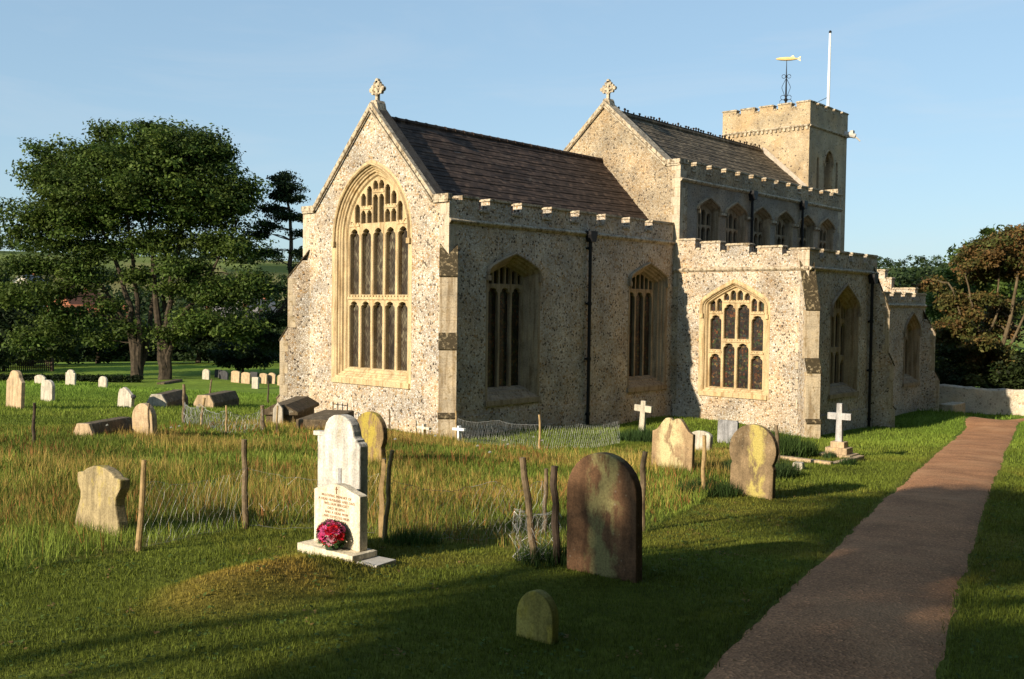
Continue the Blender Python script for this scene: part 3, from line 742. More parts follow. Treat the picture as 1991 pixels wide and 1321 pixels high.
m = MB(); m.box((-24.35, .3, 2.4), (-16.8, 3.8, 2.5)); m.build('aisle_roof', LEAD, CH)
buttress(-24.65, 4.15, -1, 1, [(0, 2.1), (.36, 1.5), (.36, -.1), (.6, -.5), (.6, -4)], .44, 0)
# ------------------------------------------------------------------ ground, path
def gz(x, y): return float(ground(np.array([x]), np.array([y]))[0])
MEADOW = np.array([(17.3, 11.5), (16.18, 11.77), (14.93, 11.41), (13.64, 10.98), (12.6, 11.2), (12.94, 12.19), (12.42, 12.9), (12.45, 13.95), (10.26, 13.35), (7.02, 12.2), (3.6, 11.3), (1.81, 10.38), (-2.66, 8.6), (-1.27, 7.64), (.78, 6.7), (2.4, 5.6), (3.61, 4.6), (2.27, 2.0), (1.3, -1.17), (2.72, -2.51), (9.3, -.6), (12.33, .6), (14.45, 1.5), (18, 3)])
PL = np.array([(18.6, 17.65), (16.5, 17.05), (14.52, 16.45), (13.19, 16.06), (11.59, 15.57), (9.84, 15.09), (6.38, 14.11), (3.33, 13.29), (-4.6, 11.14), (-13.56, 8.87), (-19.33, 7.44), (-22.5, 6.5), (-25.5, 5.9), (-29, 7.0)])
PR = np.array([(17.0, 18.4), (14.9, 17.8), (13.33, 17.37), (12.39, 17.1), (9.75, 16.42), (7.29, 15.79), (3.36, 14.79), (-1.26, 13.66), (-8.92, 11.76), (-18.89, 9.4), (-22.86, 8.49), (-26, 8.0), (-29, 8.6)])
PATHP = np.vstack([PL, PR[::-1]])
def vn(x, y, s, seed=0):
    """smooth value noise in 0..1"""
    r = np.random.default_rng(seed).random((64, 64)); u = np.asarray(x)*s; v = np.asarray(y)*s
    i = np.floor(u).astype(int); j = np.floor(v).astype(int); a = u-i; b = v-j; a = a*a*(3-2*a); b = b*b*(3-2*b)
    g = lambda p, q: r[p % 64, q % 64]
    return (g(i, j)*(1-a)+g(i+1, j)*a)*(1-b)+(g(i, j+1)*(1-a)+g(i+1, j+1)*a)*b
LAWN = np.array([.118, .142, .024]); MEAD = np.array([.27, .215, .06]); MEADG = np.array([.16, .195, .036]); DRY = np.array([.30, .20, .05]); FIELD = np.array([.15, .225, .036]); HILL = np.array([.16, .20, .06])
def turf_colour(x, y):
    n1 = vn(x, y, .8, 1); n2 = vn(x, y, .25, 2); n3 = vn(x, y, 2.5, 3)
    c = LAWN*(.75+.5*n1)[:, None]
    c = c*(1-(n3*.25*(n2 > .45))[:, None])+DRY*(n3*.25*(n2 > .45))[:, None]
    md = inpoly(MEADOW, x, y)
    t = np.clip(n1*1.1+n2*.8-.55, 0, 1)
    cm = MEADG*(1-t)[:, None]+MEAD*t[:, None]
    c = np.where(md[:, None], cm, c)
    u = (x-MX)*MC+(y-MY)*MS; v = -(x-MX)*MS+(y-MY)*MC
    k = np.exp(-(np.abs(u)/.95)**4-((v-.1)/.36)**2)*np.clip(.25+n3*1.1, 0, 1)
    c = c*(1-k)[:, None]+DRY*1.05*k[:, None]
    D = np.hypot(x-CAM[0], y-CAM[1]); f = np.clip((D-20)/25, 0, 1)*(~md)
    c = c*(1-f)[:, None]+(FIELD*(.75+.5*n2)[:, None])*f[:, None]
    h = np.clip((D-170)/90, 0, 1); pat = vn(x, y, .011, 8); strip = vn(x, y, .05, 9)
    hc = np.where((pat > .42)[:, None], HILL*(.8+.4*strip)[:, None], np.array([.20, .19, .075])*(.8+.4*strip)[:, None])
    hc = np.where((vn(x, y, .016, 10) > .68)[:, None], np.array([.035, .06, .018]), hc)
    return c*(1-h)[:, None]+hc*h[:, None]
rad = np.concatenate([np.arange(.3, 4, .35), 4*1.022**np.arange(0, 190)]); rad = np.concatenate([rad[rad < 245], np.geomspace(250, 4000, 40)])
NA = 640; th = np.arange(NA)*2*math.pi/NA
X = CAM[0]+rad[:, None]*np.cos(th); Y = CAM[1]+rad[:, None]*np.sin(th); Z = ground(X, Y)
gv = np.stack([X, Y, Z], -1).reshape(-1, 3); nr = len(rad)
i = np.arange(nr-1)[:, None]*NA; j = np.arange(NA)[None]; j2 = (j+1) % NA
fc = np.stack([i+j, i+j2, i+NA+j2, i+NA+j], -1).reshape(-1, 4)
me = bpy.data.meshes.new('ground'); me.vertices.add(len(gv)); me.vertices.foreach_set('co', gv.astype(np.float32).ravel())
me.loops.add(fc.size); me.loops.foreach_set('vertex_index', fc.astype(np.int32).ravel()); me.polygons.add(len(fc)); me.polygons.foreach_set('loop_start', np.arange(0, fc.size, 4, dtype=np.int32)); me.update(calc_edges=True)
ca = me.color_attributes.new('Col', 'FLOAT_COLOR', 'POINT'); cc_ = np.ones((len(gv), 4), np.float32); cc_[:, :3] = turf_colour(gv[:, 0], gv[:, 1]); ca.data.foreach_set('color', cc_.ravel())
tag(finish(me, 'ground', GROUND, None, None, (0, 0, 0), 0, True, False), kind='structure')

t_ = NT('gravel_path'); p_ = t_.pos()
c_ = t_.mix(1, (.46, .225, .105), t_.ramp(t_.noise(p_, 1.6, 6, .6), [(.3, .72), (.7, 1.2)]), 'MULTIPLY')
v_ = t_.voro(p_, 55); c_ = t_.mix(.75, c_, t_.ramp(t_.sep(v_.outputs['Color'])[0], [(0, .55), (.6, 1.0), (.93, 1.25), (1, 1.9)]), 'MULTIPLY')
c_ = t_.mix(t_.ramp(t_.noise(p_, 3.2, 7, .7), [(.58, 0.0), (.68, .7)]), c_, (.32, .17, .085)); c_ = t_.mix(t_.ramp(t_.noise(p_, .55, 5, .6), [(.5, 0.0), (.7, .6)]), c_, (.58, .33, .165))
t_.col(c_).rough(.9).bump(v_.outputs['Distance'], .5, .015); PATHM = t_.m
def resample(P, n):
    d = np.r_[0, np.cumsum(np.hypot(*np.diff(P, axis=0).T))]; s = np.linspace(0, d[-1], n); return np.stack([np.interp(s, d, P[:, 0]), np.interp(s, d, P[:, 1])], 1)
nP = 260; a_ = resample(PL, nP); b_ = resample(PR, nP); vs = []
kk = 11; grid = np.zeros((nP, kk, 3))
for q in range(kk):
    t = q/(kk-1); xy = a_*(1-t)+b_*t
    if q in (0, kk-1):
        jit = (vn(xy[:, 0], xy[:, 1], 1.4, 20+q)-.5)*.12+(vn(xy[:, 0], xy[:, 1], 6.0, 22+q)-.5)*.10; xy = xy+np.stack([jit*.3, jit], 1)
    z = ground(xy[:, 0], xy[:, 1])+.012+.03*math.sin(math.pi*t)
    if q in (0, kk-1): z = z-.03
    grid[:, q] = np.c_[xy, z]
pm = MB(); pm.v = [tuple(p) for p in grid.reshape(-1, 3)]; pm.f = [(i*kk+q, i*kk+q+1, (i+1)*kk+q+1, (i+1)*kk+q) for i in range(nP-1) for q in range(kk-1)]; pm.mi = [0]*len(pm.f)
tag(pm.build('path', PATHM, smooth=True, recalc=True), kind='structure')

# ------------------------------------------------------------------ gravestones
def grave(name, base, lich, amt, dark=.5, white=None, band=None):
    t = NT(name); p = t.pos()
    c = t.mix(1, base, t.ramp(t.noise(p, 5, 6, .65), [(.3, (dark,)*3), (.65, (1.12,)*3)]), 'MULTIPLY')
    c = t.mix(1, c, t.ramp(t.noise(t.pos((14, 14, 1.6)), 1, 5, .6), [(.32, .62), (.6, 1.05)]), 'MULTIPLY')
    f = t.ramp(t.noise(t.pos((6, 6, 3)), 1, 7, .68), [(.62-amt, 0.0), (.72-amt*.85, 1.0)])
    if band:                                 # a run of lichen down one part of the face: (y centre, half width)
        y = t.sep(p)[1]; g = t.math('ABSOLUTE', t.math('SUBTRACT', t.math('ADD', y, t.math('MULTIPLY', t.noise(p, 7, 6, .7), .34)), band[0]+.17))
        f = t.math('MULTIPLY', t.ramp(g, [(band[1]*.5, 1.0), (band[1], 0.0)]), t.ramp(t.noise(t.pos((7, 7, 3)), 1, 6, .68), [(.42, 0.0), (.52, 1.0)]))
    c = t.mix(f, c, lich)
    if white: c = t.mix(t.ramp(t.noise(p, 9, 6, .7), [(.60, 0.0), (.68, 1.0)]), c, white)
    c = t.mix(1, c, t.ramp(t.noise(p, 60, 4, .7), [(.35, .7), (.6, 1.08)]), 'MULTIPLY')
    sp = t.voro(p, 26); c = t.mix(t.math('MULTIPLY', t.ramp(sp.outputs['Distance'], [(.16, 1.0), (.26, 0.0)]), t.ramp(t.sep(sp.outputs['Color'])[0], [(.80, 0.0), (.84, .5)])), c, t.mix(.5, c, (.45, .43, .33)))
    t.col(c).rough(.9).bump(t.math('ADD', t.noise(p, 35, 5, .7), t.noise(p, 9, 3)), .5, .012); return t.m

G_GOLD = grave('golden_lichen_stone', (.44, .35, .19), (.46, .36, .08), .06, .55)
G_BROWN = grave('brown_sandstone', (.20, .108, .056), (.27, .235, .10), 0, .42, band=(14.50, .16))
G_YELR = grave('yellow_banded_stone', (.27, .19, .105), (.44, .36, .11), 0, .5, band=(12.56, .15))
G_MST = grave('pale_lichen_stone', (.42, .29, .16), (.56, .48, .26), 0, .6, band=(9.93, .28))
G_LICH = grave('mustard_lichen_stone', (.30, .20, .10), (.40, .31, .06), 0, .55, band=(7.0, .30))
G_SMALL = grave('green_stone', (.40, .34, .09), (.42, .34, .06), .12, .6)
G_WHITE = grave('white_marble', (.68, .645, .58), (.46, .38, .22), .01, .72)
G_NEW = grave('cream_memorial', (.78, .69, .52), (.78, .69, .52), -.3, .94)
G_PALE = grave('pale_headstone', (.56, .50, .40), (.56, .46, .22), .0, .7)
G_BUFF = grave('buff_headstone', (.56, .41, .25), (.54, .40, .13), .02, .7)
G_GREY = grave('grey_headstone', (.34, .335, .34), (.3, .3, .26), -.02, .7)
G_DARK = grave('dark_slate', (.075, .075, .08), (.12, .12, .10), -.1, .7)
G_TOMB = grave('mossy_tomb', (.17, .125, .075), (.10, .08, .035), .08, .45, (.36, .32, .24))
INK = plain('cut_letters', (.36, .17, .075), .8)

def o_round(w, h, n=16, rise=None):
    r = w/2; rise = r if rise is None else rise
    return [(-r, 0), (r, 0)]+[(r*math.cos(math.pi*i/n), h-rise+rise*math.sin(math.pi*i/n)) for i in range(n+1)]
def o_flat(w, h, c=.04): return [(-w/2, 0), (w/2, 0), (w/2, h-c), (w/2-c, h), (-w/2+c, h), (-w/2, h-c)]
def o_half(right): return [(-right[0][0], right[0][1])]+right+[(-u, v) for u, v in reversed(right[1:])]   # right runs base -> top
def o_shoulder(w, h, s=.7, hs=.78, n=12):
    r = w/2*s; return [(-w/2, 0), (w/2, 0), (w/2, h*hs), (w/2*.97, h*hs+.02), (r, h*hs+.02)]+[(r*math.cos(math.pi*i/n), h-(h-h*hs-.04)*(1-math.sin(math.pi*i/n))) for i in range(n+1)]+[(-r, h*hs+.02), (-w/2*.97, h*hs+.02), (-w/2, h*hs)]
def o_head(w, h, k=1.1, n=18):
    """round head a little wider than the shaft"""
    r = w/2*k; zc = h-r; a0 = -.55
    arc = [(r*math.cos(a0+(math.pi-2*a0)*i/n), zc+r*math.sin(a0+(math.pi-2*a0)*i/n)) for i in range(n+1)]
    return [(-w/2, 0), (w/2, 0), (w/2, zc+r*math.sin(a0)-.05)]+arc+[(-w/2, zc+r*math.sin(a0)-.05)]
def headstone(name, label, poly, t, x, y, mat, rz=0, lean=0, tilt=0, group=None, cat='headstone', zoff=0, sink=.12):
    m = MB(); pts = [(u, v-(sink if v <= .001 else 0)) for u, v in poly]
    m.extrude(pts, lambda u, v, w: (-w, u, v), -t/2, t/2)
    o = m.build(name, mat, local=True, loc=(x, y, gz(x, y)+zoff), bevel=min(.018, t*.14))
    o.rotation_euler = (R(tilt), R(lean), R(rz)); return tag(o, label, cat, group)

YO = [(.30, 0), (.255, .13), (.215, .27), (.215, .33), (.24, .38), (.262, .42), (.262, .505), (.235, .515), (.20, .515), (.15, .555), (.08, .585), (0, .595)]
headstone('headstone', 'squat yellow lichened headstone with a waist and flared foot, in long grass at the left', [(u*1.45, v) for u, v in o_half(YO)], .10, 14.78, 10.42, G_GOLD, 2, -3, 1)
headstone('headstone', 'large round-topped brown headstone streaked with pale lichen, beside the leaning posts', o_round(.665, .985), .10, 12.62, 14.49, G_BROWN, 3, -1, 1.5)
headstone('headstone', 'small round-topped green-yellow headstone standing alone in the shaded foreground', o_round(.265, .29, rise=.16), .07, 14.56, 15.42, G_SMALL, 4, -2, 1)
headstone('headstone', 'round-headed brown headstone with a bright yellow lichen stripe, right of the mown edge', o_head(.66, 1.02, 1.1), .10, 6.36, 12.49, G_YELR, 0, -2, 0)
MS_ = [(.40, 0), (.40, .70), (.36, .71), (.31, .74), (.26, .80), (.20, .88), (.15, .935), (.09, .95), (.04, .935), (0, .90)]
headstone('headstone', 'broad headstone with a double-humped top, pale lichen down the middle', o_half(MS_), .09, 4.44, 9.96, G_MST, 2, -2, -.5)
headstone('headstone', 'round-headed mustard yellow headstone behind the white memorial', o_head(.64, .86, 1.12), .10, 8.68, 6.99, G_LICH, 0, -1, -1)
# white pair
WO = [(.275, 0), (.275, .90), (.262, .925), (.235, .935), (.235, .955), (.205, .965), (.195, .985), (.188, 1.02), (.165, 1.08), (.125, 1.125), (.07, 1.15), (0, 1.158)]
hw = headstone('headstone', 'tall weathered white headstone with an arched top and shoulders, behind the cream memorial', o_half(WO), .10, 13.60, 12.40, G_WHITE, 2, -1, 1)
m = MB(); m.box((.045, .012, .50), (.058, .048, .70)); m.build('grey_bar', G_GREY, hw, local=True)  # thin grey bar set on the face of the headstone
m = MB(); m.box((-.045, -.36, .955), (.03, -.20, .995)); m.box((-.04, -.30, .90), (.03, -.22, .955)); m.build('ledge', G_WHITE, hw, local=True, bevel=.006)
mem = thing('memorial', 'new cream memorial tablet with brown lettering and a small cross, on a plinth', 'memorial', (13.86, 12.70, gz(13.86, 12.70)))
mem.rotation_euler = (0, 0, R(2))
NO = [(.285, .09), (.285, .535), (.26, .545), (.18, .562), (.08, .595), (0, .605)]
m = MB(); m.extrude(o_half(NO), lambda u, v, w: (-w, u, v), -.04, .045); m.build('tablet', G_NEW, mem, local=True, bevel=.006)
m = MB(); m.box((-.10, -.345, -.1), (.17, .345, .09)); m.build('plinth', G_NEW, mem, local=True, bevel=.008)
m = MB(); m.box((.0415, -.004, .525), (.045, .004, .585)); m.box((.0415, -.014, .56), (.045, .014, .568)); m.build('engraved_cross', INK, mem, local=True)
for k, s in enumerate(['IN LOVING MEMORY OF', 'A DEAR HUSBAND AND DAD', 'WILLIAM WRIGHT', 'DIED 20 APRIL', 'AND A DEAR MUM', 'AND DEVOTED MUM', 'ANNIE WRIGHT', 'DIED 20 MAY']):
    fc_ = bpy.data.curves.new('line', 'FONT'); fc_.body = s; fc_.size = .031 if k != 2 else .034; fc_.align_x = 'CENTER'; fc_.space_character = 1.12; fc_.extrude = .0006
    fo = bpy.data.objects.new('line', fc_); COL.objects.link(fo); bpy.context.view_layer.update()
    tm = bpy.data.meshes.new_from_object(fo.evaluated_get(bpy.context.evaluated_depsgraph_get())); tm.transform(Matrix.Translation((.0425, 0, .492-.0345*k)) @ Matrix.Rotation(R(90), 4, 'Z') @ Matrix.Rotation(R(90), 4, 'X'))
    bpy.data.objects.remove(fo); tm.materials.clear(); finish(tm, 'inscription', INK, None, mem, None, recalc=False)
m = MB(); m.box((-.10, -.14, -.05), (.14, .10, .035)); o = m.build('paving_slab', CONC, loc=(13.82, 13.14, gz(13.86, 13.12)), local=True, bevel=.006); o.rotation_euler = (0, 0, R(8))
tag(o, 'pale square paving slab lying in the grass at the foot of the cream memorial', 'paving slab')
# flowers
FPX = (13.985, 12.75); fz = gz(13.86, 12.70)+.09
fb = thing('flower_bouquet', 'bouquet of red and pink flowers standing on the memorial plinth', 'flowers', (*FPX, fz))
def blossom(c, r, col, seed):
    rg = np.random.default_rng(seed); vs = []; cs = []
    for ring, (k, tl) in enumerate(((9, .25), (7, .8), (5, 1.2))):
        for i in range(k):
            a = 2*math.pi*(i+.5*ring)/k+rg.random()*.3; rr_ = r*(1-.22*ring)
            d = np.array([math.cos(a)*math.cos(tl), math.sin(a)*math.cos(tl), math.sin(tl)]); s = np.array([-math.sin(a), math.cos(a), 0])*rr_*.42
            p0 = np.zeros(3); p1 = d*rr_*.6+s; p2 = d*rr_+np.array([0, 0, rr_*.1]); p3 = d*rr_*.6-s; vs += [p0, p1, p2, p3]; q = np.array(col)*rg.uniform(.75, 1.2); cs += [q]*4
    out = Vector((c[0]-FPX[0]-.0, c[1]-FPX[1], c[2]-fz-.08)).normalized(); M = np.array(out.to_track_quat('Z', 'Y').to_matrix())
    return np.array(vs)@M.T+np.array(c), np.array(cs)
fr = random.Random(3); PAL = [(.55, .012, .02), (.60, .05, .17), (.48, .01, .015), (.62, .10, .26), (.44, .008, .02), (.66, .30, .38), (.70, .62, .52)]
k = 0
while k < 44:
    d = Vector((fr.gauss(0, 1), fr.gauss(0, 1), fr.gauss(0, 1))).normalized()
    if d.x < -.25 or d.z < -.45: continue
    c = (FPX[0]+.085*d.x, FPX[1]+.125*d.y, fz+.115+.105*d.z); k += 1
    v, cs = blossom(c, fr.uniform(.028, .042), PAL[fr.choices(range(7), (4, 9, 2, 9, 2, 4, 2))[0]], k); mesh_np('flower', v, 4, PETAL, cs, fb)
for q in range(12):
    d = Vector((.75+fr.gauss(0, .3), .45+fr.gauss(0, .35), .35+fr.gauss(0, .35))).normalized()
    v, cs = blossom((FPX[0]+.10*d.x, FPX[1]+.13*d.y, fz+.125+.11*d.z), fr.uniform(.034, .046), PAL[fr.choice((0, 1, 1, 3, 3, 2, 5))], 90+q); mesh_np('flower', v, 4, PETAL, cs, fb)
v = []; cs = []
for k in range(320):
    a = fr.uniform(0, 6.28); el = fr.uniform(-.6, 1.3); d = np.array([math.cos(a)*math.cos(el), math.sin(a)*math.cos(el), math.sin(el)]); p = np.array([FPX[0], FPX[1], fz+.11])+d*np.array([.065, .105, .085]); s = np.cross(d, [0, 0, 1.])*.014
    v += [p, p+d*.03+s, p+d*.06, p+d*.03-s]; cs += [np.array([.05, .10, .03])*fr.uniform(.6, 1.5)]*4
mesh_np('foliage', v, 4, PETAL, cs, fb)
m = MB(); m.lathe((*FPX, fz), [(0, 0), (.05, 0), (.06, .06), (.05, .09), (0, .09)], 12); m.build('pot', plain('green_pot', (.04, .06, .04)), fb)

# crosses
def cross(name, label, x, y, h, arm, w, mat, base=True, rz=0, tilt=0, lean=0):
    m = MB(); z0 = 0
    steps = []
    if base:
        steps = [(.36, .14), (.25, .14), (.16, .13)]
        z0 = -.04
    root = thing(name, label, 'grave cross', (x, y, gz(x, y))); root.rotation_euler = (R(tilt), R(lean), R(rz))
    for r_, hh in steps:
        b = MB(); b.box((-r_*.8, -r_, z0-.03), (r_*.8, r_, z0+hh)); b.build('step', G_BUFF, root, local=True, bevel=.015); z0 += hh
    m.extrude([(-w*.55, z0-.1), (w*.55, z0-.1), (w*.45, h*.70), (arm, h*.70), (arm, h*.70+w*1.05), (w*.45, h*.70+w*1.05), (w*.42, h), (-w*.42, h), (-w*.45, h*.70+w*1.05), (-arm, h*.70+w*1.05), (-arm, h*.70), (-w*.45, h*.70)], lambda u, v, q: (-q, u, v), -.05, .05)
    m.build('cross', mat, root, local=True, bevel=.012); return root
G_CROSS = grave('cross_stone', (.60, .54, .42), (.55, .45, .25), -.05, .75)
cross('grave_cross', 'pale stone cross leaning slightly in front of the shaded chancel wall', -4.05, 3.60, 1.02, .27, .17, G_CROSS, False, 4, -3.5)
cross('grave_cross', 'pale grey stone cross on three steps beside the path', -2.85, 9.80, 1.24, .27, .145, grave('grey_cross_stone', (.50, .48, .46), (.5, .45, .3), -.06, .8), True, 3)
cross('grave_cross', 'small white wooden cross at the foot of the chancel corner buttress', 1.03, 1.49, .42, .22, .065, PAINT, False, -3, 2)
cross('grave_cross', 'small cream cross low in the grass before the sunlit east wall', 3.10, 2.35, .40, .20, .055, G_NEW, False, 3, -2)
k_ = MB()
for lo, hi in (((-2.6, 9.2), (-.9, 9.35)), ((-2.6, 10.35), (-.9, 10.5)), ((-.95, 9.2), (-.8, 10.5))):
    z = gz((lo[0]+hi[0])/2, (lo[1]+hi[1])/2); k_.box((lo[0], lo[1], z-.1), (hi[0], hi[1], z+.08))
tag(k_.build('grave_kerb', G_BUFF, bevel=.02, loc=(-1.6, 9.85, gz(-1.6, 9.85))), 'low stone kerb round the grave in front of the stepped cross', 'grave kerb')
# further stones
headstone('headstone', 'plain grey headstone close to the chapel wall, behind the yellow-striped stone', o_flat(.56, .60), .10, -4.13, 6.24, G_GREY, 4, -3)
headstone('headstone', 'low rough pale headstone half hidden behind the double-humped stone', o_round(.55, .50, rise=.12), .12, -.9, 7.35, G_PALE, -5, -6)
headstone('stone_block', 'little pale stone block in the mown grass by the tall grass clump', o_flat(.19, .15, .02), .16, 1.2, 10.74, G_PALE, 10, 0, cat='stone block')
for lb, x, y, w, h, mt, kind, rz, ti in (
    ('tall buff headstone with an ogee top, at the left edge of the churchyard', 7.43, -9.67, 1.0, 1.06, G_BUFF, 'ogee', 0, 0),
    ('white square-shouldered headstone, right behind the tall ogee-topped stone', 5.01, -13.15, .76, .70, G_PALE, 'round', 2, 2),
    ('low broad pale headstone with a pointed top, far left by the dark strip', -8.32, -44.9, 1.5, .56, G_PALE, 'point', 0, 0),
    ('slender pale headstone with a stepped round top, far left in the dark strip', -9.0, -42.15, 1.12, .96, G_PALE, 'shoulder', 3, 0),
    ('small white round-topped headstone, alone before the forked tree', -9.02, -37.97, 1.0, .68, G_PALE, 'round', 0, 0),
    ('broken leaning pale headstone with a dark knob on its shoulder, in the left grass', 4.18, -9.67, .84, .60, G_PALE, 'broken', 0, -6),
    ('pale headstone at the left end of the far row, before a dark one', -18.26, -41.89, .84, .72, G_PALE, 'round', 0, 0),
    ('dark headstone tucked behind the leftmost pale stone of the far row', -19.9, -43.0, .80, .58, G_DARK, 'flat', 0, 0),
    ('dark slate headstone standing alone between the pale stones of the far row', -19.16, -41.12, 1.02, .62, G_DARK, 'point', 0, 0),
    ('buff round-topped headstone just right of the dark slate in the far row', -18.06, -37.99, .95, .78, G_BUFF, 'seg', 0, 0),
    ('buff flat-arched headstone in the middle of the far row', -18.03, -36.75, .94, .74, G_BUFF, 'seg', 1, 1),
    ('dark low headstone peeping between two buff stones of the far row', -21.7, -41.28, .9, .42, G_DARK, 'flat', 0, 0),
    ('narrow white headstone standing in front of the far row', -15.64, -32.14, .6, .70, G_PALE, 'flat', 2, 2),
    ('buff headstone third from the church in the far row', -18.91, -36.07, .80, .68, G_BUFF, 'seg', 0, 0),
    ('buff headstone second from the church in the far row', -19.33, -35.75, .80, .71, G_BUFF, 'round', 0, -1),
    ('buff headstone of the far row next to the church corner', -18.72, -33.77, .88, .70, G_BUFF, 'seg', 0, 0)):
    p = {'round': o_round(w, h, rise=w*.3), 'seg': o_round(w, h, rise=w*.14), 'flat': o_flat(w, h), 'shoulder': o_shoulder(w, h), 'point': [(-w/2, 0), (w/2, 0), (w/2, h*.7), (w*.28, h*.92), (0, h), (-w*.28, h*.92), (-w/2, h*.7)],
         'ogee': o_half([(w/2, 0), (w/2, h*.70), (w*.47, h*.73), (w*.40, h*.77), (w*.33, h*.83), (w*.29, h*.90), (w*.22, h*.965), (w*.12, h*.995), (0, h)]),
         'broken': [(-w/2, 0), (w/2, 0), (w/2, h*.66), (w*.30, h*.80), (w*.05, h*.94), (-w*.18, h), (-w*.26, h*.90), (-w*.42, h*.86), (-w/2, h*.62)]}[kind]
    o = headstone('headstone', lb, p, .11, x, y, mt, rz, -2, ti)
    if kind == 'broken':
        q = MB(); q.lathe((0.0, w*.50, h*.66), [(0, -.07), (.06, -.05), (.085, 0), (.06, .05), (0, .07)], 8); q.build('knob', G_DARK, o, local=True)
# coped tombs
def coped(name, label, x, y, L, w, h, ridge, rz, mat, endm, cross_end=False):
    root = thing(name, label, 'tomb', (x, y, gz(x, y))); root.rotation_euler = (0, 0, R(rz))
    sec = [(-w/2, -.15), (w/2, -.15), (w/2, h*.45), (ridge, h), (-ridge, h), (-w/2, h*.45)]
    m = MB(); m.extrude(sec, lambda u, v, q: (q, u, v), -L/2, L/2); m.build('body', mat, root, local=True, bevel=.03)
    m = MB(); m.extrude([(u*1.03, v*1.02) for u, v in sec], lambda u, v, q: (q, u, v), L/2, L/2+.09); m.build('end_stone', endm, root, local=True, bevel=.02); return root
coped('coped_tomb', 'long brown coped tomb with a pale end, lying before the round-topped stone', 9.72, .30, 1.25, .42, .34, .13, 28, G_TOMB, G_BUFF)
headstone('headstone', 'slender pale round-topped stone standing at the end of the long coped tomb', o_round(.56, .70, rise=.30), .13, 9.15, .75, G_BUFF, 14, 0, 3)
coped('coped_tomb', 'grey coped tomb with a white end behind the double post', 2.4, -10.3, 1.9, .62, .46, .16, 40, G_TOMB, G_PALE)
coped('coped_tomb', 'brown hip-ended coped tomb on the left grass, beside a thin post', .95, -9.75, 1.9, .66, .46, .2, 33, G_TOMB, G_BUFF)
bt = thing('table_tomb', 'big dark mossy chest tomb against the sunlit east wall', 'tomb', (3.3, -2.5, gz(3.3, -2.5))); bt.rotation_euler = (0, 0, R(40))
m = MB(); m.box((-1.15, -.36, -.2), (1.15, .36, .46)); m.build('chest', G_TOMB, bt, local=True, bevel=.03)
m = MB(); m.extrude([(-.48, .44), (.48, .44), (.48, .52), (.16, .70), (-.16, .70), (-.48, .52)], lambda u, v, q: (q, u, v), -1.22, 1.22); m.build('lid', G_TOMB, bt, local=True, bevel=.02)
m = MB(); m.extrude([(-.15, -.2), (.15, -.2), (.12, .62), (0, .78), (-.12, .62)], lambda u, v, q: (q, u, v), 1.25, 1.36); m.build('end_post', G_PALE, bt, local=True, bevel=.02)
headstone('ledger_slab', 'flat brown stone slab lying low among the left-hand graves', o_flat(.74, .16, .03), .5, 1.71, -11.74, G_TOMB, 10, cat='stone slab')
m = MB(); m.box((-1.5, -.25, -.1), (1.5, .25, .14)); o = m.build('ledger_slab', G_TOMB, loc=(-14.6, -40.2, gz(-14.6, -40.2)), local=True, bevel=.03); o.rotation_euler = (0, 0, R(38)); tag(o, 'long low ledger stone near the foot of the forked tree, left of the far row', 'stone slab')
m = MB(); m.box((-1.1, -.4, -.1), (1.1, .4, .40)); o = m.build('ledger_slab', G_TOMB, loc=(3.9, -.25, gz(3.9, -.25)), local=True, bevel=.04); o.rotation_euler = (0, 0, R(35)); tag(o, 'low mossy tomb slab below the east window, behind the white headstone', 'tomb')
rl = MB(); x, y = .95, -3.6; z = gz(x, y)
for k in range(4): rl.tube([(x+.05*k, y-.12+.28*k, z), (x+.05*k, y-.12+.28*k, z+.62)], .014, 6)
rl.tube([(x, y-.12, z+.55), (x+.15, y+.72, z+.57)], .012, 6); rl.tube([(x, y-.12, z+.2), (x+.15, y+.72, z+.2)], .012, 6)
tag(rl.build('iron_railing', IRON, loc=(x, y, z)), 'short dark iron railing by the east wall, right of the chest tomb', 'railing')

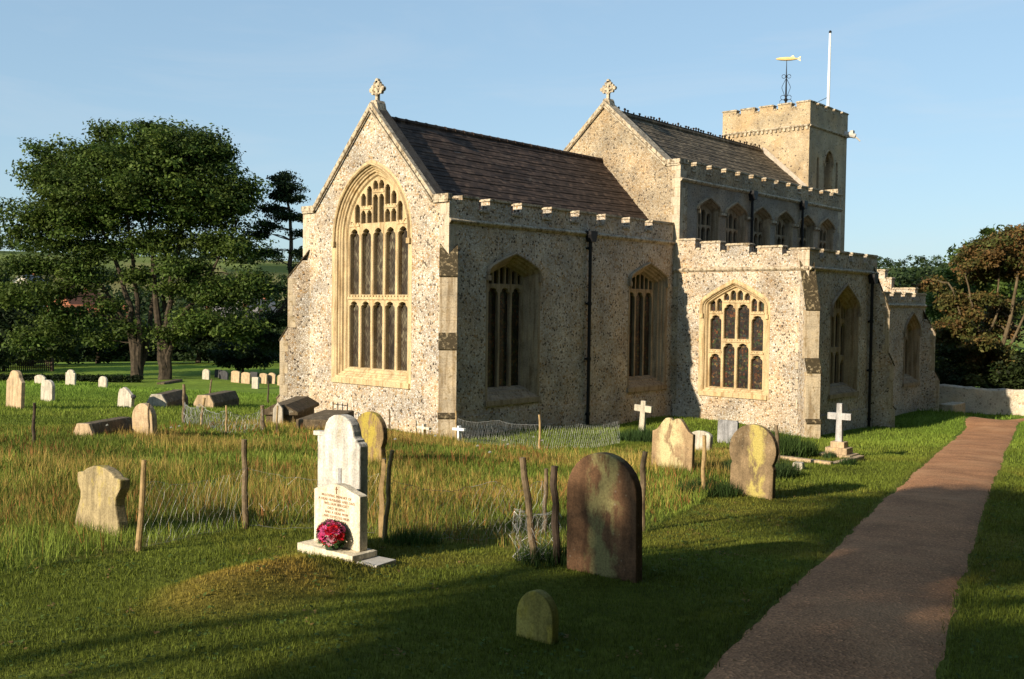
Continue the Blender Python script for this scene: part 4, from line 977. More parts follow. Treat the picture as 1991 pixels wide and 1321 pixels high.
# ------------------------------------------------------------------ posts and netting
def post(label, x, y, tx, ty, tz, r, mat=None, square=False, bend=.012):
    b = Vector((x, y, gz(x, y)-.12)); t = Vector((x+tx, y+ty, gz(x, y)+tz)); m = MB(); rr = random.Random(int(x*100+y*37)); n = 7
    pts = []; rd = []
    for k in range(n):
        f = k/(n-1); pts.append(b.lerp(t, f)+Vector((rr.uniform(-1, 1), rr.uniform(-1, 1), 0))*bend*(0 if k in (0,) else 1)); rd.append(r*(1.05-.16*f)*rr.uniform(.93, 1.07))
    m.tube(pts, rd, 4 if square else 9); o = m.build('fence_post', mat or WOOD, loc=(x, y, gz(x, y)))
    return tag(o, label, 'fence post', 'wooden fence posts')
for a in (
    ('straight round post just right of the squat yellow headstone', 14.98, 11.48, -.04, 0, .75, .024, WOODL), ('round post midway between the squat yellow headstone and the white memorial', 13.59, 10.92, -.01, -.03, .86, .03),
    ('thin pale leaning post right of the white memorial', 12.98, 12.24, -.06, .03, .83, .022, WOODL), ('short square brown post right beside the white memorial', 12.90, 12.10, -.03, 0, .74, .033, WOODL, True),
    ('crooked grey post leaning left over the tangled wire', 12.73, 13.87, .05, -.10, .88, .03), ('thin rear post between the leaning pair by the tangled wire', 11.44, 12.89, -.03, 0, .66, .022),
    ('thick dark post close to the left side of the brown headstone', 12.62, 14.02, .01, -.06, .82, .032, WOODD), ('round post behind the right side of the large brown headstone', 10.25, 13.25, -.04, 0, .84, .032),
    ('bright slim post between the double-humped and the yellow-striped headstones', 6.89, 12.01, -.03, 0, .83, .03, WOODL), ('grey post just right of the yellow-striped headstone', .6, 10.04, .03, -.07, .80, .04),
    ('dark red-brown post at the far left edge of the long grass', 11.80, 1.90, -.03, 0, .74, .028, WOODD), ('thin post left of the chest tomb, in front of the sagging net', 7.30, .72, -.01, -.02, .65, .022, WOODL),
    ('thin pale post in front of the chest tomb', 6.09, .80, -.03, 0, .67, .022, WOODL), ('pale post leaning right beside the double post', 6.86, -1.04, -.07, .05, .69, .03, WOODL),
    ('thick split grey post at the corner of the netting', 6.09, -3.05, -.02, -.02, .97, .042), ('stout post at the left end of the chest tomb', 5.96, .12, .01, -.04, .62, .05), ('thin dark post in the grass before the far row of graves', -2.49, -11.91, -.04, 0, .82, .03, WOODD),
    ('rough split stick beside the slender stone at the long coped tomb', 9.27, 1.12, -.01, -.03, .72, .02), ('thin post standing behind the hip-ended coped tomb', .89, -10.4, -.08, .05, .91, .03),
    ('slim post against the sunlit wall, right of the mustard headstone', 1.0, -1.19, 0, -.03, .70, .025), ('slim post against the chancel corner buttress', .85, 1.20, 0, -.03, .78, .024, WOODL),
    ('pale slim post of the netting in front of the shaded chancel wall', 3.32, 6.07, 0, -.04, .80, .026, WOODL)): post(*a)

def netting(name, label, pts, h, cell, r, sag=.06, seed=0, messy=.0):
    """wire netting hung between points along the ground; zigzag strands of thin wire"""
    rr = np.random.default_rng(seed); P = np.array(pts, float); d = np.r_[0, np.cumsum(np.hypot(*np.diff(P[:, :2], axis=0).T))]
    n = max(2, int(d[-1]/cell)); rows = max(2, int(h/cell)); m = MB()
    def at(s, k):
        s = min(max(s, 0), d[-1]); x = np.interp(s, d, P[:, 0]); y = np.interp(s, d, P[:, 1]); seg = np.searchsorted(d, s, 'right')-1; seg = min(seg, len(d)-2); f = (s-d[seg])/(d[seg+1]-d[seg])
        dz = sag*4*f*(1-f)*(k/rows)
        j = rr.normal(0, messy, 3) if messy else np.zeros(3)
        return Vector((x+j[0], y+j[1], gz(x, y)+.03+(h-.03)*k/rows-dz+j[2]*.6))
    G = [[at((i+.5*(k % 2))*cell, k) for i in range(n+1)] for k in range(rows+1)]
    for k in range(rows):
        zig = []
        for i in range(n+1):
            (zig.append(G[k][i]), zig.append(G[k+1][i])) if k % 2 == 0 else (zig.append(G[k+1][i]), zig.append(G[k][i]))
        m.tube(zig, r, 3, False)
    for k in (0, rows): m.tube(G[k], r*1.5, 4, False)
    c = P.mean(0); return tag(m.build(name, WIRE, loc=(c[0], c[1], gz(c[0], c[1])), recalc=False), label, 'wire netting', 'wire netting on the fence posts')
netting('wire_netting', 'wire netting in front of the shaded chancel wall', [(.85, 1.2), (2.2, 3.9), (3.32, 6.07), (1.4, 5.6), (-1.0, 5.0)], .60, .115, .0022, .06, 1, .006)
netting('wire_netting', 'thin sagging wire netting across the long grass between the white memorial and the leaning posts', [(12.98, 12.24), (12.2, 12.9), (11.6, 13.0), (11.44, 12.89)], .60, .075, .0011, .12, 2, .012)
netting('wire_netting', 'wire netting behind the squat yellow headstone, running towards the white memorial', [(14.98, 11.48), (13.59, 10.92), (12.90, 12.10)], .60, .085, .0007, .10, 3, .012)
netting('wire_netting', 'tangled roll of rusty wire netting around the leaning posts', [(12.85, 13.75), (12.6, 13.95), (12.35, 13.80), (12.5, 13.55), (12.8, 13.70), (12.7, 13.95)], .42, .07, .0014, .05, 4, .03)
netting('wire_netting', 'bluish wire netting sagging round the double post left of the chest tomb', [(6.09, -3.05), (6.86, -1.04), (7.30, .72), (5.96, .12)], .55, .08, .0028, .12, 5, .02)
# ------------------------------------------------------------------ flagpole, vane
fp = thing('flagpole', 'tall white flagpole with a black cap, rising from the church tower', 'flagpole', (-26.5, -.69+.0, 11.2))
m = MB(); m.tube([(-26.5, -1.25, 11.2), (-26.46, -1.22, 13.4), (-26.42, -1.19, 15.55)], [.075, .066, .05], 10); m.build('pole', PAINT, fp)
m = MB(); m.lathe((-26.42, -1.19, 15.55), [(0, -.02), (.06, -.02), (.07, .05), (.04, .1), (0, .1)], 10); m.build('cap', IRON, fp)
m = MB(); m.tube([(-26.48, -1.24, 12.55), (-26.1, -2.0, 12.15), (-25.9, -2.6, 11.9)], .014, 5); m.build('stay', IRON, fp)
wv = thing('weathervane', 'gilded fish-shaped weathervane on scrolled black ironwork above the tower', 'weathervane', (-25.5, -2.92, 11.2))
m = MB(); m.tube([(-25.5, -2.92, 11.2), (-25.5, -2.92, 12.4), (-25.5, -2.92, 13.55), (-25.5, -2.92, 14.32)], [.06, .05, .03, .014], 8)
for k in range(4):
    a = k*math.pi/2+.5; d = Vector((math.cos(a), math.sin(a), 0)); c = Vector((-25.5, -2.92, 0))
    m.tube([c+Vector((0, 0, 12.5)), c+d*.17+Vector((0, 0, 12.95)), c+d*.20+Vector((0, 0, 13.05)), c+d*.17+Vector((0, 0, 13.15)), c+Vector((0, 0, 13.5))], .012, 5)
    for zc, rr_ in ((12.35, .13), (12.58, .11), (13.58, .09)):
        m.tube([c+d*(.03+rr_+rr_*math.cos(t*.6))+Vector((0, 0, zc+rr_*math.sin(t*.6))) for t in range(11)], .013, 5)
m.lathe((-25.5, -2.92, 13.58), [(0, -.06), (.06, 0), (0, .06)], 8); m.lathe((-25.5, -2.92, 12.45), [(.03, -.12), (.09, 0), (.03, .12)], 8)
m.build('stand', IRON, wv)
m = MB(); ax = Vector((-.2, .98, -.10)).normalized(); c0 = Vector((-25.5, -2.84, 14.40)); L = []
pr_ = [(-.60, .012), (-.52, .05), (-.36, .08), (-.1, .095), (.15, .085), (.35, .05), (.46, .025)]
m.tube([c0+ax*s for s, r in pr_], [r for s, r in pr_], 8)
m.extrude([(.43, -.02), (.60, -.12), (.56, 0), (.60, .12), (.43, .02)], lambda u, v, w: tuple(c0+ax*u+Vector((w, 0, v))), -.012, .012)
m.extrude([(.10, .06), (.30, .06), (.24, .16), (.16, .13)], lambda u, v, w: tuple(c0+ax*u+Vector((w, 0, v))), -.012, .012)
m.build('fish', GOLD, wv)

# ------------------------------------------------------------------ foliage
def leaves(centres, per, rad, size, base, rng, flat=.8, colvar=.35, up=.75, tint=None):
    """quads scattered in small flattened sprays; returns verts and colours"""
    C_ = np.asarray(centres, float); n = len(C_); N = n*per
    off = rng.normal(0, 1, (N, 3)); off /= np.linalg.norm(off, axis=1)[:, None]+1e-9; off *= (rng.random((N, 1))**.45)
    rs = np.repeat(rng.uniform(.65, 1.35, (n, 1)), per, 0); off = off*np.array(rad)*rs
    P = np.repeat(C_, per, 0)+off
    nrm = rng.normal(0, 1, (N, 3))*.62+np.array([0, 0, up])+off/(np.linalg.norm(off, axis=1)[:, None]+1e-9)*.55
    nrm /= np.linalg.norm(nrm, axis=1)[:, None]
    a = np.cross(nrm, rng.normal(0, 1, (N, 3))); a /= np.linalg.norm(a, axis=1)[:, None]; b = np.cross(nrm, a)
    s = size*rng.uniform(.55, 1.25, (N, 1)); w = .55
    V = np.stack([P-a*s*.5, P+b*s*w*.5+nrm*s*.06, P+a*s*.5, P-b*s*w*.5+nrm*s*.06], 1).reshape(-1, 3)
    cl = np.repeat(rng.normal(0, 1, (n, 1)), per, 0); lf = rng.normal(0, 1, (N, 1))
    k = np.clip(1+colvar*.55*cl+colvar*.6*lf, .35, 2.0); c = np.array(base)*k
    if tint is not None:
        tt = np.clip(np.repeat(rng.random((n, 1)), per, 0)*1.4-.35+lf*.1, 0, 1); c = c*(1-tt)+np.array(tint)*k*tt
    return V, np.repeat(c, 4, 0)
rg0 = np.random.default_rng(55)
RT = np.array([math.sin(R(221.479)), -math.cos(R(221.479)), 0]); FD = np.array([math.cos(R(221.479)), math.sin(R(221.479)), 0])
def crown_pts(lobes, n, rng, shell=.45, depth=1.0):
    """points in a union of ellipsoids given as (across, height, half across, half height[, into])"""
    vol = np.array([l[2]*l[3] for l in lobes]); vol = vol/vol.sum(); out = []
    for l, v in zip(lobes, vol):
        k = max(3, int(n*v)); d = rng.normal(0, 1, (k, 3)); d /= np.linalg.norm(d, axis=1)[:, None]; r = (shell+(1-shell)*rng.random((k, 1)))
        d = d*r; dep = (l[2] if len(l) < 6 else l[5])*depth; into = l[4] if len(l) > 4 else 0
        out.append(RT*((l[0]+d[:, 0]*l[2])[:, None])+FD*((into+d[:, 1]*dep)[:, None])+np.array([0, 0, 1.])*((l[1]+d[:, 2]*l[3])[:, None]))
    return np.vstack(out)
def limb(mb, p0, p1, r0, r1, rng, n=7, wob=.05, up=.15, sides=7):
    p0, p1 = np.array(p0, float), np.array(p1, float); L = np.linalg.norm(p1-p0); pts = []
    for k in range(n):
        f = k/(n-1); q = p0*(1-f)+p1*f+np.array([0, 0, L*up*math.sin(math.pi*f)])+rng.normal(0, 1, 3)*wob*L*(0 if k in (0, n-1) else 1)*.5; pts.append(q)
    mb.tube(pts, [r0+(r1-r0)*(k/(n-1))**.8 for k in range(n)], sides); return pts
def tree(name, label, base, lobes, nclus, per, rad, leaf, col, stems, seed, bark=BARK, shell=.45, depth=1.0, tint=None, group=None, twigs=40, up=.75, cat='tree', sides=8, colvar=.35):
    rng = np.random.default_rng(seed); b = np.array([base[0], base[1], gz(*base)]); root = thing(name, label, cat, tuple(b), group)
    pts = crown_pts(lobes, nclus, rng, shell, depth)+b
    V, c = leaves(pts, per, rad, leaf, col, rng, tint=tint, up=up, colvar=colvar); mesh_np('crown', V, 4, LEAF, c, root)
    m = MB(); ends = []
    for st in stems:      # ((across, height, into) ..., radius at foot, radius at tip)
        *ps, r0, r1 = st; ps = [b+RT*p[0]+np.array([0, 0, p[1]])+FD*(p[2] if len(p) > 2 else 0) for p in ps]
        q = [ps[0]]
        for i in range(1, len(ps)):
            for k in range(1, 5): f = k/4; q.append(ps[i-1]*(1-f)+ps[i]*f+rng.normal(0, .016*np.linalg.norm(ps[i]-ps[i-1]), 3)*(k < 4))
        n = len(q); m.tube(q, [r0*(1.25 if k == 0 else 1)+(r1-r0)*(k/(n-1))**.7 for k in range(n)], sides); ends += q[n//3:]
    ends = np.array(ends)
    if twigs:
        for i in rng.choice(len(pts), min(twigs, len(pts)), False):
            d = np.linalg.norm(ends-pts[i], axis=1)+np.maximum(0, ends[:, 2]-pts[i][2])*.8; e = ends[np.argmin(d)]; L = np.linalg.norm(pts[i]-e)
            limb(m, e, pts[i], min(.10, .02+.012*L), .012, rng, 5, .05, .05, 5)
    m.build('trunk', bark, root, recalc=False); return root
px = .0356
def lob(cx, cy, rx, ry, ox=292, oy=736, s=px, into=0): return ((cx-ox)*s, (oy-cy)*s, rx*s, ry*s, into)
GREEN = (.052, .086, .016)
syc = [lob(200, 490, 55, 22), lob(330, 465, 60, 28), lob(262, 535, 50, 16), lob(400, 470, 55, 26), lob(150, 520, 60, 18), lob(330, 560, 50, 18), lob(210, 590, 45, 16), lob(330, 645, 55, 22), lob(240, 640, 40, 18), lob(290, 340, 170, 70), lob(230, 400, 150, 50), lob(400, 390, 90, 60), lob(150, 440, 110, 45), lob(330, 300, 110, 50), lob(140, 350, 90, 50), lob(110, 575, 110, 26), lob(420, 565, 90, 34), lob(40, 575, 60, 36), lob(300, 300, 120, 48), lob(390, 330, 70, 60), lob(180, 310, 75, 42), lob(110, 345, 75, 38), lob(85, 300, 30, 20), lob(260, 360, 130, 45), lob(420, 300, 28, 35), lob(300, 262, 60, 22), lob(390, 275, 40, 18), lob(215, 265, 40, 18),
       lob(440, 400, 60, 60), lob(70, 430, 75, 30), lob(120, 400, 70, 30), lob(200, 420, 80, 26), lob(350, 420, 70, 40), lob(40, 460, 50, 18), lob(130, 480, 90, 18), lob(480, 370, 22, 22), lob(450, 480, 70, 40), lob(60, 520, 75, 24), lob(170, 545, 70, 20), lob(360, 520, 80, 30), lob(480, 560, 60, 40), lob(270, 480, 60, 20),
       lob(120, 620, 90, 26), lob(400, 625, 90, 28), lob(60, 655, 50, 25), lob(190, 660, 40, 20), lob(470, 640, 50, 30)]
def stp(x, y, into=0): return ((x-292)*px, (736-y)*px, into)
tree('broadleaf_tree', 'huge spreading dark green tree with many stems, left of the church', (-15.5, -44.3), syc, 2050, 84, (1.15, 1.15, .55), .27, GREEN,
     [(stp(266, 740), stp(262, 690), stp(255, 600), stp(215, 480), stp(150, 350), .40, .06), (stp(268, 740), stp(272, 660), stp(262, 560), stp(248, 430), stp(230, 300), .30, .05), (stp(262, 740), stp(250, 640), stp(200, 560), stp(90, 470), .30, .05),
      (stp(318, 740), stp(312, 680), stp(300, 560), stp(290, 420), stp(300, 280), .40, .06), (stp(320, 740), stp(322, 640), stp(335, 520), stp(360, 400), stp(385, 300), .30, .05), (stp(322, 740), stp(335, 640), stp(390, 560), stp(450, 450), .30, .05), (stp(316, 740), stp(318, 640, 0), stp(310, 520, 1), stp(330, 380, 1), .30, .05), (stp(266, 735), stp(280, 640, 1), stp(270, 500, 3), stp(200, 380, 5), .3, .05)],
     11, shell=.1, depth=1.0, tint=(.085, .118, .022), twigs=150, colvar=.4)
PG = (.020, .036, .012); ps_ = .0362
def lp(cx, cy, rx, ry): return ((cx-570)*ps_, (735-cy)*ps_, rx*ps_, ry*ps_)
tree('pine_tree', 'tall thin pine with a bare trunk and dark tufted whorls, by the chancel corner', (-23.3, -39.2), [lp(552, 345, 22, 14), lp(562, 362, 36, 12), lp(566, 385, 32, 9), lp(545, 378, 26, 10), lp(528, 405, 34, 9), lp(560, 418, 40, 9), lp(592, 420, 26, 7), lp(525, 440, 36, 9), lp(590, 452, 26, 8), lp(510, 455, 30, 8), lp(592, 490, 20, 12), lp(520, 490, 26, 10), lp(592, 520, 18, 10), lp(530, 560, 30, 8), lp(600, 560, 20, 10), lp(545, 620, 36, 16), lp(520, 660, 40, 20)], 460, 50, (.62, .62, .24), .20, PG,
     [((0, -.2), (0, 5), (.02, 9), (-.15, 12), (-.5, 13.3), .30, .05)], 12, bark=BARKP, shell=.1, twigs=70, up=.5)
tree('yew_bush', 'low dark spreading bush on the far grass, left of the church corner', (-23.5, -45.5), [(0, 1.9, 2.4, 1.1), (1.3, 1.4, 1.5, .8), (-1.4, 1.2, 1.5, .7), (.2, .8, 2.0, .5)], 110, 60, (.5, .5, .3), .26, (.022, .040, .012), [((0, -.2), (.1, 1.0), (.4, 2.0), .14, .04)], 13, twigs=14)
# dark trees along the back of the churchyard, left side
for k, (cx, D, hgt, w, col_, lb) in enumerate((
    (-28, 74, 9.0, 4.2, (.016, .028, .010), 'very dark evergreen at the left edge behind the picket fence'), (60, 84, 6.5, 5.0, (.042, .066, .014), 'lighter green low tree behind the picket fence end'), (190, 92, 6.0, 5.2, (.035, .055, .012), 'green bushy tree behind the foot of the huge spreading tree, to its left'),
    (385, 92, 5.8, 5.2, (.024, .040, .012), 'dark bushy tree between the huge spreading tree and the dark yew bush'), (500, 96, 6.6, 5.5, (.026, .044, .012), 'dark bushy tree behind the foot of the thin pine'), (640, 92, 7.5, 5, (.03, .05, .014), 'dark bushy tree hidden for the most part behind the chancel gable'))):
    f = (cx-995.5)/1936; P = CAM[:2]+(FD[:2]+RT[:2]*f)*D
    tree('bushy_tree', lb, tuple(P), [(0, hgt*.62, w*.62, hgt*.36), (-w*.45, hgt*.42, w*.5, hgt*.28), (w*.45, hgt*.45, w*.5, hgt*.28), (0, hgt*.25, w*.8, hgt*.22)], 150, 50, (.9, .9, .45), .42, col_, [((0, -.2), (.1, hgt*.4), (.2, hgt*.75), .25, .05)], 40+k, twigs=12)
# trees behind the west wall
OL = (.085, .098, .026); RU = (.16, .088, .032)
def rl_(cx, cy, rx, ry, ox, s=.0310, oy=800): return ((cx-ox)*s, (oy-cy)*s*.80, rx*s, ry*s*.8)
rgt = np.random.default_rng(91); TOPX = [1805, 1830, 1860, 1900, 1940, 1970, 2000, 2060]; TOPY = [600, 565, 540, 518, 500, 512, 505, 530]
def loose(x0, x1, ox, n):
    out = []
    for _ in range(n):
        x = rgt.uniform(x0, x1); t = np.interp(x, TOPX, TOPY); y = t+12+rgt.random()**1.3*(745-t); r = rgt.uniform(9, 22); out.append(((x-ox)*.031, (800-y)*.031, r*.031, r*.031*rgt.uniform(.5, .8), rgt.normal(0, 1.2), r*.05))
    return out
tree('broadleaf_tree', 'rusty green tree with pale bare limbs behind the west wall', (-33.3, 4.2), loose(1812, 1945, 1880, 84), 1300, 46, (.45, .45, .28), .20, OL,
     [((0, -.3, -.8), (-.3, 2.2, -.5), (-.8, 4.2, -.5), (-1.4, 6.5, -.5), .17, .03), ((.1, -.3, -.8), (.5, 3, -.5), (1.1, 6, -.5), (1.6, 8.8, -.3), .17, .03), ((0, 1, -.3), (-1.2, 3.6, -.5), (-2.0, 5.8, -.5), .10, .03), ((.2, 1.5, -.3), (1.3, 4.0, -.5), (2.0, 6, -.5), .10, .03), ((-.4, 3, -.5), (.3, 5, -.5), (.2, 7.4, -.5), .08, .025)], 21, bark=BARKL, shell=.2, tint=RU, twigs=90)
tree('broadleaf_tree', 'taller copper-tinted tree at the right edge, its sparse top against the sky', (-32.8, 9.3), loose(1940, 2060, 1990, 70), 1000, 44, (.40, .40, .22), .20, (.075, .080, .022),
     [((0, -.3, -.6), (.2, 3, -.5), (-.2, 6, -.5), (-.8, 9.2, -.3), .18, .03), ((.1, .5, -.8), (1, 4, -.5), (1.8, 7, -.5), .15, .03), ((0, 1.5, -.3), (-.8, 4.4, -.5), (-1.2, 7.0, -.5), .10, .03)], 22, bark=BARKL, shell=.2, tint=(.12, .066, .028), twigs=90)
tree('broadleaf_tree', 'fresh green rounded tree rising behind the rusty tree', (-47, .2), [(-1, 8, 2.2, 1.6), (.8, 9.2, 2.0, 1.5), (0, 6, 3.4, 2.2), (-2.2, 5.5, 1.8, 1.8)], 220, 46, (.7, .7, .4), .32, (.060, .095, .018), [((0, -.3), (0, 4), (.2, 8), .25, .05)], 23, twigs=20)
for k, (x, y, w, h, lb) in enumerate(((-32.0, 6.4, 2.6, 2.6, 'dark shrub just behind the lit part of the west wall'), (-33.5, 9.4, 3.4, 3.6, 'dark shrub behind the shaded part of the west wall'), (-30.6, 2.9, 2.4, 3.0, 'dark shrub by the west corner of the church'), (-31.5, 13.0, 3.4, 4.2, 'dark shrub beyond the right end of the west wall'), (-37.5, 10.4, 4.6, 6.0, 'tall dark shrub deep behind the copper-tinted tree'), (-37.5, 6.6, 4.2, 5.6, 'tall dark shrub deep behind the rusty tree'))):
    tree('shrub', lb, (x, y), [(0, h*.55, w*.7, h*.42), (-w*.4, h*.35, w*.5, h*.3), (w*.4, h*.35, w*.5, h*.3)], 120, 46, (.5, .5, .3), .22, (.028, .042, .012), [((0, -.2), (.1, h*.5), (.1, h*.8), .1, .03)], 60+k, twigs=10, cat='shrub')
# garden wall
WALLM = FLW
wl = MB(); wp = resample(np.array([(-27.6, 2.2), (-29.0, 4.8), (-29.6, 5.8), (-29.9, 6.6), (-29.6, 8.2), (-29.2, 11), (-28.5, 15)]), 60); rr = random.Random(8)
L = []
for k, (x, y) in enumerate(wp):
    d = wp[min(k+1, 59)]-wp[max(k-1, 0)]; d = d/np.hypot(*d); n_ = np.array([d[1], -d[0]])*.16; z = gz(x, y); h = 1.22-.004*k+rr.uniform(-.03, .03)
    L.append([(x+n_[0], y+n_[1], z-.3), (x+n_[0], y+n_[1], z+h-.06), (x+n_[0]*.5, y+n_[1]*.5, z+h+.02), (x-n_[0]*.5, y-n_[1]*.5, z+h+.02), (x-n_[0], y-n_[1], z+h-.06), (x-n_[0], y-n_[1], z-.3)])
wl.loops(L); tag(wl.build('garden_wall', WALLM, loc=(-29.6, 6, gz(-29.6, 6))), 'low pale flint wall closing the churchyard beyond the end of the path', 'wall')
m = MB(); m.box((-27.3, 4.5, -2.6), (-25.6, 5.1, gz(-26.4, 4.8)+.42)); tag(m.build('low_wall', STB, loc=(-26.4, 4.8, gz(-26.4, 4.8)), bevel=.05), 'dark low stone wall stub at the west corner of the church', 'wall')
hp = resample(np.array([(-6.5, -50.5), (-10.2, -45.6), (-13.2, -41.9)]), 40); hq = []  # low dark leaves standing in for a dark band across the grass
for q in hp:
    for _ in range(9): hq.append((q[0]+rg0.normal(0, .16), q[1]+rg0.normal(0, .16), gz(*q)+rg0.uniform(.05, .42)))
hd = thing('dark_leaf_strip', 'low straight strip of dark leaves before the huge spreading tree', 'dark_leaf_strip', (-10.2, -45.6, gz(-10.2, -45.6))); V, c = leaves(hq, 40, (.26, .26, .16), .12, (.014, .024, .008), rg0); mesh_np('leaves', V, 4, LEAF, c, hd)
# picket fence
pf = thing('picket_fence', 'dark wooden picket fence at the far left edge of the grass', 'fence', (-13.3, -59.8, gz(-13.3, -59.8))); m = MB(); r_ = MB()
fa, fb_ = np.array([-15.0, -58.3]), np.array([-8.0, -64.5]); nF = 62
for k in range(nF):
    q = fa+(fb_-fa)*k/(nF-1); z = gz(*q); d = (fb_-fa)/np.hypot(*(fb_-fa)); h = .85
    m.box((q[0]-.035, q[1]-.03, z), (q[0]+.035, q[1]+.03, z+h))
for zz in (.25, .65): r_.tube([(fa[0], fa[1], gz(*fa)+zz), (*(fa*.5+fb_*.5), gz(*(fa*.5+fb_*.5))+zz), (fb_[0], fb_[1], gz(*fb_)+zz)], .04, 5)
m.build('pickets', WOODD, pf); r_.build('rail', WOODD, pf)
for q in (fa, fa*.62+fb_*.38):
    m = MB(); m.box((q[0]-.08, q[1]-.08, gz(*q)), (q[0]+.08, q[1]+.08, gz(*q)+1.0)); m.build('post', WOODD, pf)
# houses in the valley
BR = plain('brick', (.33, .13, .07), .9, 0, .25); RW = plain('render', (.72, .66, .56), .8, 0, .1); RT_ = plain('pantile', (.28, .10, .05), .9, 0, .3); RG = plain('slate', (.22, .20, .19), .8, 0, .2); PANE = plain('pane', (.03, .035, .04), .2)
def house(label, pxx, D, zc, w, l, h, rz, wm, rm):
    f = (pxx-995.5)/1936; P = CAM[:2]+(FD[:2]+RT[:2]*f)*D; z = gz(*P)+zc; ro = thing('house', label, 'house', (P[0], P[1], z)); ro.rotation_euler = (0, 0, R(rz))
    m = MB(); m.extrude([(-w/2, -2), (w/2, -2), (w/2, h), (0, h+w*.42), (-w/2, h)], lambda u, v, q: (q, u, v), -l/2, l/2); m.build('wall', wm, ro, local=True)
    m = MB()
    for s in (1, -1): m.extrude([(0, h+w*.42+.05), (s*(w/2+.35), h-.28), (s*(w/2+.35), h-.12), (0, h+w*.42+.25)], lambda u, v, q: (q, u, v), -l/2-.3, l/2+.3)
    rf = m.build('roof', rm, ro, local=True)
    m = MB(); m.box((-l*.3, -.45, h+w*.2), (-l*.3+.8, .45, h+w*.42+1.2)); m.build('chimney', BR, rf, local=True)
    for sx, sy in ((1, -.25), (1, .25)):
        m = MB(); m.box((l/2-.02, sy*w-.5, h*.45), (l/2+.05, sy*w+.5, h*.45+1.2)); m.build('window', PANE, ro, local=True)
    for s in (-.25, .25):
        m = MB(); m.box((s*l-.6, w/2-.02, h*.4), (s*l+.6, w/2+.05, h*.4+1.2)); m.build('window', PANE, ro, local=True)
house('white gabled house glimpsed through the trees left of the church, lowest of the roofs', 392, 170, 0, 6, 9, 3.2, 30, RW, RT_)
house('pale house with a slate roof glimpsed right of the white gabled house', 448, 195, .5, 6, 10, 3.0, -35, RW, RG)
house('brick house with an orange roof glimpsed left of the forked trunks', 150, 185, 3.5, 6, 9, 3.6, 20, BR, RT_)
house('pale house beside the brick one, behind the huge tree', 192, 165, 1.5, 5.5, 8, 3.0, -20, RW, RT_)
house('grey-roofed cottage on the slope at the far left', 58, 240, 5.0, 7, 13, 3.0, 50, RW, RG)
house('pale cottage glimpsed just left of the pine trunk', 500, 210, 1.5, 6, 9, 3.0, 10, RW, RG)
# distant woods and hedgerows on the hillside
rg = np.random.default_rng(77); cs_ = []
def band(px0, px1, D, n, hgt, spread):
    for _ in range(n):
        f = (rg.uniform(px0, px1)-995.5)/1936; d = D+rg.normal(0, spread); P = CAM[:2]+(FD[:2]+RT[:2]*f)*d; z = gz(*P)
        for q in range(3): cs_.append((P[0]+rg.normal(0, 3), P[1]+rg.normal(0, 3), z+hgt*rg.uniform(.15, 1)))
band(-900, 3400, 620, 900, 8, 22); band(-400, 700, 430, 110, 5, 6); band(-400, 700, 320, 90, 4, 5); band(1600, 2300, 300, 260, 10, 25); band(-700, 720, 260, 110, 5, 8); band(1650, 1900, 150, 60, 7, 8); band(-300, 700, 140, 160, 4.5, 10)
V, c = leaves(cs_, 36, (2.6, 2.6, 1.8), 1.5, (.036, .058, .018), rg); tag(mesh_np('distant_woodland', V, 4, LEAF, c), kind='stuff')

# ------------------------------------------------------------------ grass
def blades(x, y, h, w, col, rng, lean=.45, seg=1, colvar=.3):
    N = len(x); z = ground(x, y)-.005; a = rng.random(N)*2*math.pi; s = np.stack([np.cos(a), np.sin(a), np.zeros(N)], 1)*(w/2)[:, None]
    b = rng.random(N)*2*math.pi; ln = np.abs(rng.normal(0, lean, N)); d = np.stack([np.cos(b)*ln, np.sin(b)*ln, np.ones(N)], 1); d /= np.linalg.norm(d, axis=1)[:, None]
    B = np.stack([x, y, z], 1); k = np.clip(1+rng.normal(0, colvar, (N, 1)), .4, 2.0); c = col*k
    if seg == 1:
        V = np.stack([B-s, B+s, B+d*h[:, None]], 1); return V.reshape(-1, 3), np.repeat(c, 3, 0), 3
    M = B+d*(h*.55)[:, None]; d2 = d+np.stack([np.cos(b)*.5*ln, np.sin(b)*.5*ln, -.3*ln], 1); T = M+d2*(h*.45)[:, None]
    V = np.stack([B-s, B+s, M+s*.7, M-s*.7, M-s*.7, M+s*.7, T+s*.12, T-s*.12], 1); return V.reshape(-1, 3), np.repeat(c, 8, 0), 4
HALF = R(35)
def scatter(n, r0, r1, rng, p=1.0):
    """points in a wide fan in front of the viewpoint, evenly spread per unit area"""
    a = R(221.479)+rng.uniform(-HALF, HALF, n); r = np.sqrt(rng.uniform(r0*r0, r1*r1, n)); return CAM[0]+r*np.cos(a), CAM[1]+r*np.sin(a)
def built(x, y):
    k = (x < .15) & (x > -25) & (y > -6.6) & (y < .1); k |= (x < -11) & (x > -17) & (y < 5.3); k |= (x < -16.8) & (x > -24.8) & (y < 4.3); return k
def inset_path(x, y):
    return inpoly(PATHP, x, y)
rg = np.random.default_rng(5); Vs = []; Cs = []
